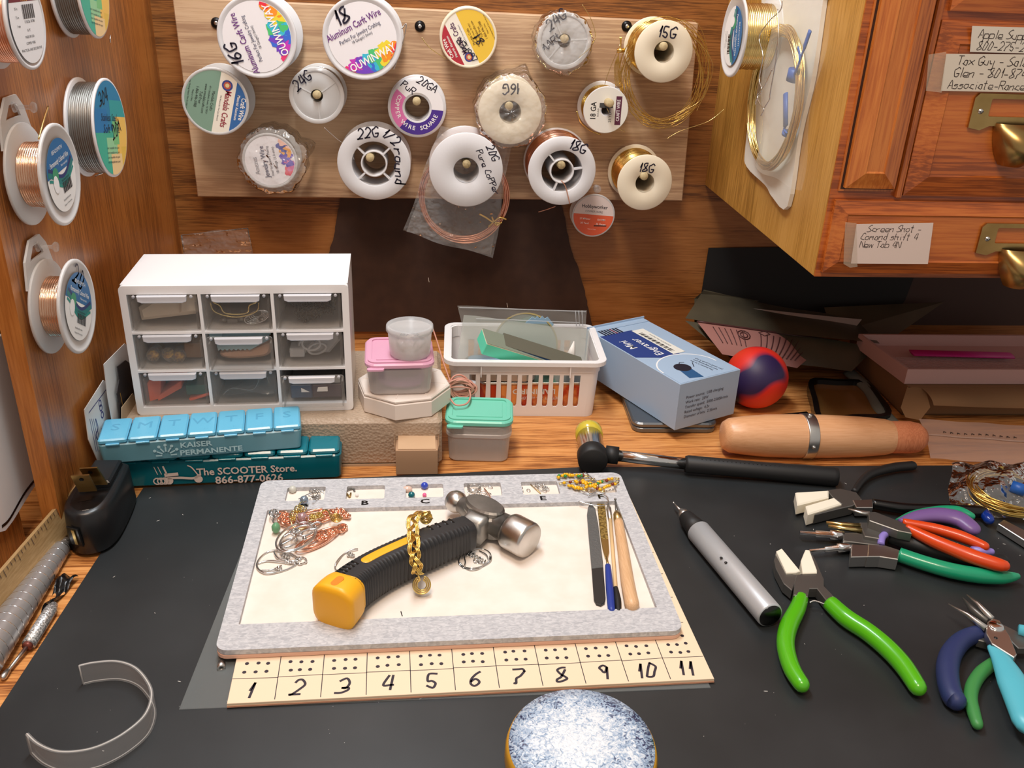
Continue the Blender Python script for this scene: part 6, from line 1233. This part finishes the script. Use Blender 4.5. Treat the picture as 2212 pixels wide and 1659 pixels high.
grip([(1884,1088),(1959,1099),(2040,1101),(2120,1106)],[.42,.46,.48,.5],'black_gloss',t,.85); grip([(1845,1062),(1862,1038),(1885,1022),(1930,1010),(1970,1006)],[.25,.3,.38,.42,.42],'black_rubber',t,.75); grip([(2124,1106),(2136,1122)],[.45,.42],'grip_blue',t,.8,'blue_tip')
t=plier('turquoise handled pliers with open pointed jaws at the lower right edge',P(2150,1370,z=MZ))
b=MB(); b.tube([P(2049,1305,z=1.6),P(2090,1328,z=1.6),P(2130,1358,z=1.6)],[.05,.16,.26],8,sq=(1,.8)); b.build('pointed_jaw',MATS['steel'],t); b=MB(); b.tube([P(2088,1285,z=1.6),P(2112,1305,z=1.6),P(2142,1338,z=1.6)],[.05,.18,.28],8,sq=(1,.8)); b.build('pointed_jaw',MATS['steel'],t)
b=MB(); b.tube([P(2079,1291,z=1.3),P(2100,1318,z=1.3),P(2132,1345,z=1.3)],[.05,.3,.3],8,sq=(1,.6)); b.build('inner_jaw',MATS['dark_steel'],t)
metal([(2131,1358),(2134,1342),(2145,1335),(2160,1340),(2182,1374),(2197,1413),(2191,1420),(2143,1390),(2131,1368)],1.2,1.8,t,'lever','steel'); metal([(2160,1345),(2215,1372),(2240,1400),(2200,1400),(2175,1375)],.8,1.3,t,'lever','dark_steel')
b=MB().at(T(*P(2152,1353,z=1.8))); b.lathe([(0,.12),(.42,.1),(.48,.03),(.48,-.05)],24); b.build('rivet',MATS['chrome'],t)
b=MB().at(T(*P(2151,1378,z=1.8))); b.lathe([(0,.03),(.12,.02),(.12,0)],12); b.build('rivet_hole',MATS['black_gloss'],t)
grip([(2142,1396),(2165,1428),(2190,1478),(2225,1560)],[.3,.65,.95,1.0],'grip_turquoise',t,1.4,sq=(.6,1)); grip([(2200,1360),(2240,1370)],[.35,.5],'grip_turquoise',t,1.5)
t=plier('pliers with a curved dull navy grip at the lower right edge',P(2100,1440,z=MZ)); grip([(2116,1368),(2081,1382),(2056,1410),(2047,1442),(2049,1476),(2057,1503),(2064,1512)],[.55,.6,.66,.68,.66,.64,.62],'grip_navy',t,.86); metal([(2112,1360),(2150,1372),(2150,1392),(2112,1382)],.4,1.0,t,'pivot_body')
t=plier('pliers with a slim curved leaf green grip beside the navy one',P(2120,1480,z=MZ)); grip([(2152,1428),(2121,1452),(2102,1480),(2097,1509),(2103,1538),(2111,1564)],[.36,.42,.42,.4,.38,.33],'grip_leaf',t,.62); metal([(2145,1415),(2180,1410),(2180,1440),(2150,1436)],.35,.9,t,'pivot_body')
# ---- bagged gold wire at the right edge
t=thing('bagged_gold_wire','coils of gold wire in a crinkled clear bag at the right edge','wire coil',P(2170,1060,z=MZ)); b=MB(); c=P(2190,1062,z=1.5)
coil(b,c,(1,0,0),(0,1,.15),3.4,2.6,26,.4,.06,.2); b.build('coil',MATS['gold_wire'],t)
b=MB()
def f(u,v):
    p=lerp(lerp(P(2055,1000,z=1.6),P(2260,1000,z=1.6),u),lerp(P(2048,1108,z=.4),P(2260,1125,z=.4),u),v); return p+V((.1*math.sin(9*v),.1*math.sin(8*u),1.6*math.sin(math.pi*min(1,max(0,v)))*min(1,u*3)+.18*math.sin(17*u+9*v)+.12*math.sin(23*v-6*u)))
b.sheet(f,22,22); b.build('bag',MATS['cellophane'],t)
b=MB(); b.tube([P(2185,1050,z=2.2),P(2215,1060,z=2.2)],.5,10); b.build('twist_tie',MATS['blue_tie'],t)
b=MB(); b.prism(ccw(pp([(2156,1132),(2168,1123),(2240,1160),(2240,1185)],.9)),.3,.95,.05); solo(b,'steel_bar',MATS['steel'],'flat steel bar poking in from the right edge below the bagged wire','bar')
# ---- clear cuff bracelet
top=[(355,1200),(420,1186),(520,1180),(600,1205),(655,1262),(680,1330),(650,1420),(560,1500),(450,1558),(350,1583),(250,1583),(170,1550),(120,1505)]
q=smooth([P(x/2.077,860+y/2.077,z=1.62) for x,y in top],6); m=len(q); vs=[];fs=[]
for i,p in enumerate(q):
    d=(q[min(i+1,m-1)]-q[max(i-1,0)]).normalized(); nn=V((-d.y,d.x,0))*.1
    for s_,z in ((1,MZ+.02),(1,1.62),(-1,1.62),(-1,MZ+.02)): vs.append((p.x+nn.x*s_,p.y+nn.y*s_,z))
for i in range(m-1):
    for j in range(4): fs.append([i*4+j,i*4+(j+1)%4,(i+1)*4+(j+1)%4,(i+1)*4+j])
fs+=[[3,2,1,0],[(m-1)*4+j for j in range(4)]]
film('acrylic',(196,196,196),.10,.08); film('acrylic_edge',(230,228,224),.5,.15)
t=thing('cuff_bracelet','clear acrylic open cuff bracelet standing on the mat at lower left','bracelet',P(190,1540,z=MZ)); b=MB(); b.add(vs,fs,False); b.build('band',MATS['acrylic'],t)
b=MB(); b.tube([p+V((0,0,.0)) for p in q],.038,6); b.build('polished_edge',MATS['acrylic_edge'],t); b=MB(); b.tube([V((p.x,p.y,MZ+.06)) for p in q],.03,6); b.build('polished_edge',MATS['acrylic_edge'],t)
for i in (0,-1): b=MB(); b.tube([V((q[i].x,q[i].y,MZ+.05)),q[i]],.045,6); b.build('polished_edge',MATS['acrylic_edge'],t)
b=MB().at(frz(P(478,1432,z=.3),.2)@RX(90)); b.lathe([(.12,0),(.26,0),(.26,.5),(.12,.5)],20,closed=True); solo(b,'steel_ferrule',MATS['steel'],'tiny steel ferrule under the front left corner of the tray','ferrule')
# ---- round crystal paperweight dish
def crystal():
    m,nt,b_=_new('crystal'); N,L=nt.nodes,nt.links; tc=N.new('ShaderNodeTexCoord'); ln=N.new('ShaderNodeVectorMath'); ln.operation='LENGTH'; 
    mp=N.new('ShaderNodeMapping'); mp.inputs['Scale'].default_value=(1,1,0); L.new(tc.outputs['Object'],mp.inputs[0]); L.new(mp.outputs[0],ln.inputs[0])
    n=N.new('ShaderNodeTexNoise'); n.inputs['Scale'].default_value=420; n.inputs['Detail'].default_value=4; n.inputs['Distortion'].default_value=1.5; L.new(tc.outputs['Object'],n.inputs['Vector'])
    n2=N.new('ShaderNodeTexNoise'); n2.inputs['Scale'].default_value=70; n2.inputs['Detail'].default_value=4; L.new(tc.outputs['Object'],n2.inputs['Vector'])
    a=N.new('ShaderNodeMath'); a.operation='MULTIPLY_ADD'; a.inputs[1].default_value=-13; a.inputs[2].default_value=.38; L.new(ln.outputs['Value'],a.inputs[0])
    s1=N.new('ShaderNodeMath'); s1.operation='MULTIPLY_ADD'; s1.inputs[1].default_value=1.5; L.new(n.outputs[0],s1.inputs[0]); L.new(a.outputs[0],s1.inputs[2])
    s2=N.new('ShaderNodeMath'); s2.operation='MULTIPLY_ADD'; s2.inputs[1].default_value=.7; s2.inputs[2].default_value=-.38; L.new(n2.outputs[0],s2.inputs[0]); s3=N.new('ShaderNodeMath'); s3.operation='ADD'; L.new(s1.outputs[0],s3.inputs[0]); L.new(s2.outputs[0],s3.inputs[1])
    cr=N.new('ShaderNodeValToRGB'); e=cr.color_ramp.elements; e[0].position=.42; e[0].color=(*lin((52,56,92)),1); e[1].position=.95; e[1].color=(*lin((228,236,244)),1); k=e.new(.62); k.color=(*lin((150,176,206)),1); L.new(s3.outputs[0],cr.inputs[0]); L.new(cr.outputs[0],b_.inputs['Base Color'])  # reflections of the shiny film painted in: pale centre, dark blue edge
    b_.inputs['Roughness'].default_value=.35; b_.inputs['Metallic'].default_value=.0; b_.inputs['Coat Weight'].default_value=.7; b_.inputs['Coat Roughness'].default_value=.05
    bp=N.new('ShaderNodeBump'); bp.inputs['Strength'].default_value=.6; bp.inputs['Distance'].default_value=.001; L.new(n.outputs[0],bp.inputs['Height']); L.new(bp.outputs[0],b_.inputs['Normal']); return m
M('amber_rim',(214,160,50),.3,.3)
dc=V((7.95,34.55,MZ)); t=thing('round_compact','round gold-rimmed disc with blue-white sparkle painted on its top at the bottom edge','compact',dc)
b=MB().at(T(*dc)); b.lathe([(0,0),(3.6,0),(4.0,.3),(4.1,.9),(4.08,1.6),(3.98,1.95),(3.85,2.0)],64); b.build('gold_case',MATS['amber_rim'],t)
b=MB().at(T(*dc)); b.lathe([(3.92,1.95),(3.9,2.08),(3.0,2.2),(1.5,2.28),(0,2.3)][::-1],64); b.build('crystal_top',crystal(),t)
# ================================================================ left side
# wood strip and ruler
wood('ruler_wood',((138,106,66),(160,128,84),(176,144,100)),'Y',3,.6,.4,6); 
a0,a1=P(182,1026,z=2.95),P(-60,1312,z=2.95); 
b=MB(); a0=V((-26.45,62.3,2.95)); a1=V((-28.3,44.5,2.95)); lo=V((.45,0,-2.2)); th=V((-.28,0,-.05))
b.add([a0,a1,a1+lo,a0+lo]+[p+th for p in (a0,a1,a1+lo,a0+lo)],[(0,1,2,3),(7,6,5,4),(0,4,5,1),(1,5,6,2),(2,6,7,3),(3,7,4,0)])
b.mat=1
for k in range(40):
    p=a0+(a1-a0)*(k/40); h_=.5 if k%4 else .9; b.add([p+V((.04,0,0))*1,p+V((.04,-.05,0)),p+lo*(h_/2.2)*.6+V((.04,-.05,0)),p+lo*(h_/2.2)*.6+V((.04,0,0))],[(0,1,2,3)])
solo(b,'wooden_ruler',[MATS['ruler_wood'],MATS['pencil']],'old wooden ruler standing on edge along the left side','ruler')
b=MB(); b.prism(ccw([(-27.6,60.5),(-26.9,60.5),(-26.3,44),(-28.6,44)]),0,.7,.05); solo(b,'wood_strip',MATS['ruler_wood'],'plain pale wood strip lying below the ruler at the left','strip')
t=thing('ring_mandrel','tapered steel ring mandrel with bright size rings along the left edge','mandrel',P(60,1290,z=0))
a=P(146,1166,z=.55); e=P(-40,1428,z=1.15); d=(e-a); pr=[(0,0),(.28,.03),(.36,.6),(.42,1.1),(.62,1.15)]; L=d.length; pr+= [(.62+.6*(k/24),1.2+(L-1.2)*k/24) for k in range(25)]+[(0,L)]
MX=Matrix.Translation(a)@(d.to_track_quat('Z','Y').to_matrix().to_4x4()); M('mandrel_steel',(186,184,184),.36,.7); b=MB().at(MX); b.lathe(pr,28); b.build('rod',MATS['mandrel_steel'],t)
for k in range(20):
    z=.5+k*.78; r=.36+ (0 if z<1.1 else .26+.6*(z-1.2)/(L-1.2)); 
    if z>L: break
    b=MB().at(MX@T(0,0,z)); b.lathe([(r,-.035),(r+.02,0),(r,.035)],28); b.build('size_ring',MATS['chrome'],t)
t=thing('knurled_scriber','knurled silver scriber partly hidden by the edge of the mat','scriber',P(90,1350,z=0)); mottle('knurl',(150,150,150),(226,226,226),700,.35,1,.4,.6,metal=.7,bump=.5)
b=MB(); k0,k1,k2=P(117,1306,z=.48),P(62,1392,z=.45),P(18,1448,z=.3); b.tube([k0,k0+(k1-k0)*.15,k1],[.25,.4,.42],18); b.build('knurled_grip',MATS['knurl'],t)
b=MB(); b.tube([k1,k1+(k2-k1)*.12],[.3,.3],14); M('red_brown',(120,60,48),.4,.4); b.build('collar',MATS['red_brown'],t); b=MB(); b.tube([k1+(k2-k1)*.1,k2],[.13,.1],10); b.handle([k2,k2+(k2-k1).normalized()*.5],[.16,.2]); b.build('shaft',MATS['steel'],t)
M('black_bag',(20,20,22),.28,bump=('n',120,1,.004)); b=MB(); c=P(140,1275,z=.25)
def f(u,v): p=lerp(lerp(P(170,1245,z=.3),P(128,1240,z=.3),u),lerp(P(115,1310,z=.2),P(90,1330,z=.2),u),v); return p+V((0,0,.15*math.sin(11*u+3*v)+.25*math.sin(9*v)))
b.sheet(f,16,16); solo(b,'black_pouch',MATS['black_bag'],'crumpled black plastic tucked beside the mandrel under the mat edge','pouch')
# usb charger
t=thing('usb_charger','black USB wall charger with two prongs standing in the left corner','charger',(-24.4,58.5,0)); pl=ccw([(-26.4,56.8),(-25.6,55.3),(-24.5,54.9),(-23.3,55.6),(-22.9,57.5),(-23.1,61.5),(-23.6,62.5),(-25.8,62.8),(-26.4,61.5)]); pl=[(v.x,v.y) for v in smooth([(x,y) for x,y in pl],4,True)]
b=MB(); b.prism(pl,.2,3.7,.25,True,taper=inset(pl,.15)); M('charger_black',(24,24,26),.32); b.build('charger_body',MATS['charger_black'],t)
b=MB(); b.prism(inset(pl,.6),3.65,3.74,.03); b.ribbon([(-25.2,56.6),(-24.4,56.9)],.08,3.76); b.build('top_panel',MATS['black_gloss'],t)
b=MB(); b.prism([(-25.7,58.2),(-23.6,58.6),(-23.7,61.8),(-25.7,61.8)],3.6,4.25,.15); b.build('prong_base',MATS['charger_black'],t)
for (x0,y0,x1,y1) in ((172,1028,190,1062),(190,1012,213,1048)):
    b=MB(); p1=P(x1,y1,z=4.2); p0=P(x0,y0,z=5.9) ; d=(p0-p1); 
    sd=V((.6,.05,0)); vs=[p1-sd,p1+sd,p0+sd*1.0,p0-sd*1.0]; nn=V((0,.15,.02)); b.plate; b.add(vs+[v+nn for v in vs],[(0,1,2,3),(7,6,5,4),(0,4,5,1),(1,5,6,2),(2,6,7,3),(3,7,4,0)]); b.mat=1; c=p1+d*.78; b.at(fr(c-nn*.1,sd,d,sd.cross(d))); b.flat(circle(.15,12),.02); b.flat(circle(.15,12),-.03); b.build('prong',[MATS['antique_brass'],MATS['black_gloss']],t)
b=MB(); u0=P(176,1155,z=1.9); b.at(fr(V((-25.15,55.05,1.9)),(1,-.42,0),(-.1,0,1),(-.42,-1,0))); b.box(-.5,.5,-.75,.75,-.05,.12,.03); b.mat=1; b.box(-.05,.2,-.6,.6,.1,.2); b.build('usb_port',[MATS['black_gloss'],MATS['brass']],t)
# cards between the chest and the left panel
def card(q,Xp,label,marks=None,col=(226,220,214),name='card',t_=.06):
    b=MB().at(leftM((Xp,0,0))); b.col=col; pts=[P(x,y,X=Xp) for x,y in q]; b.plate([(p.y,p.z) for p in pts],[],0,t_)
    if marks: marks(b,Xp,t_+.01)
    return solo(b,name,INK,label,'card','cards beside the drawer chest')
def mk(b,Xp,z):
    b.col=(60,60,120)
    def lp(x,y): p=P(x,y,X=Xp); return (p.y,p.z)
    for x,y in ((214,871),(216,881),(219,896)): c=lp(x,y); b.plate(circle(.3,12,*c),[circle(.2,12,*c)],z,z+.01)
    b.ribbon([lp(205,905),lp(210,925),lp(205,940),(lp(212,955))],.1,z); b.ribbon([lp(190,892),lp(227,842)],.08,z)
    for k in range(4): b.ribbon([lp(192+4*k,905),lp(206+4*k,975)],.07,z)
    b.hand('Cotol',.9,*lp(216,930),-78,.1,z)
card([(181,885),(222,821),(230,826),(240,890),(252,960),(266,1004),(212,1000),(190,950)],-26.3,'white card with blue handwriting leaning left of the pill organizers',mk)
card([(223,787),(268,742),(290,760),(300,900),(300,960),(250,960),(232,860)],-25.75,'blank white card between the left panel and the drawer chest')
def mk2(b,Xp,z):
    def lp(x,y): p=P(x,y,X=Xp); return (p.y,p.z)
    b.col=(190,140,60); b.ribbon([lp(258,850),lp(262,870),lp(266,890)],.12,z)
card([(252,792),(270,778),(300,800),(300,940),(258,930),(256,870),(251,850),(256,820)],-25.5,'dark packaging card with a ragged edge behind the chest corner',mk2,(50,44,44))
card([(262,880),(285,850),(300,870),(300,960),(262,960)],-25.2,'small kraft tag at the lower left corner of the chest',None,(186,160,128))
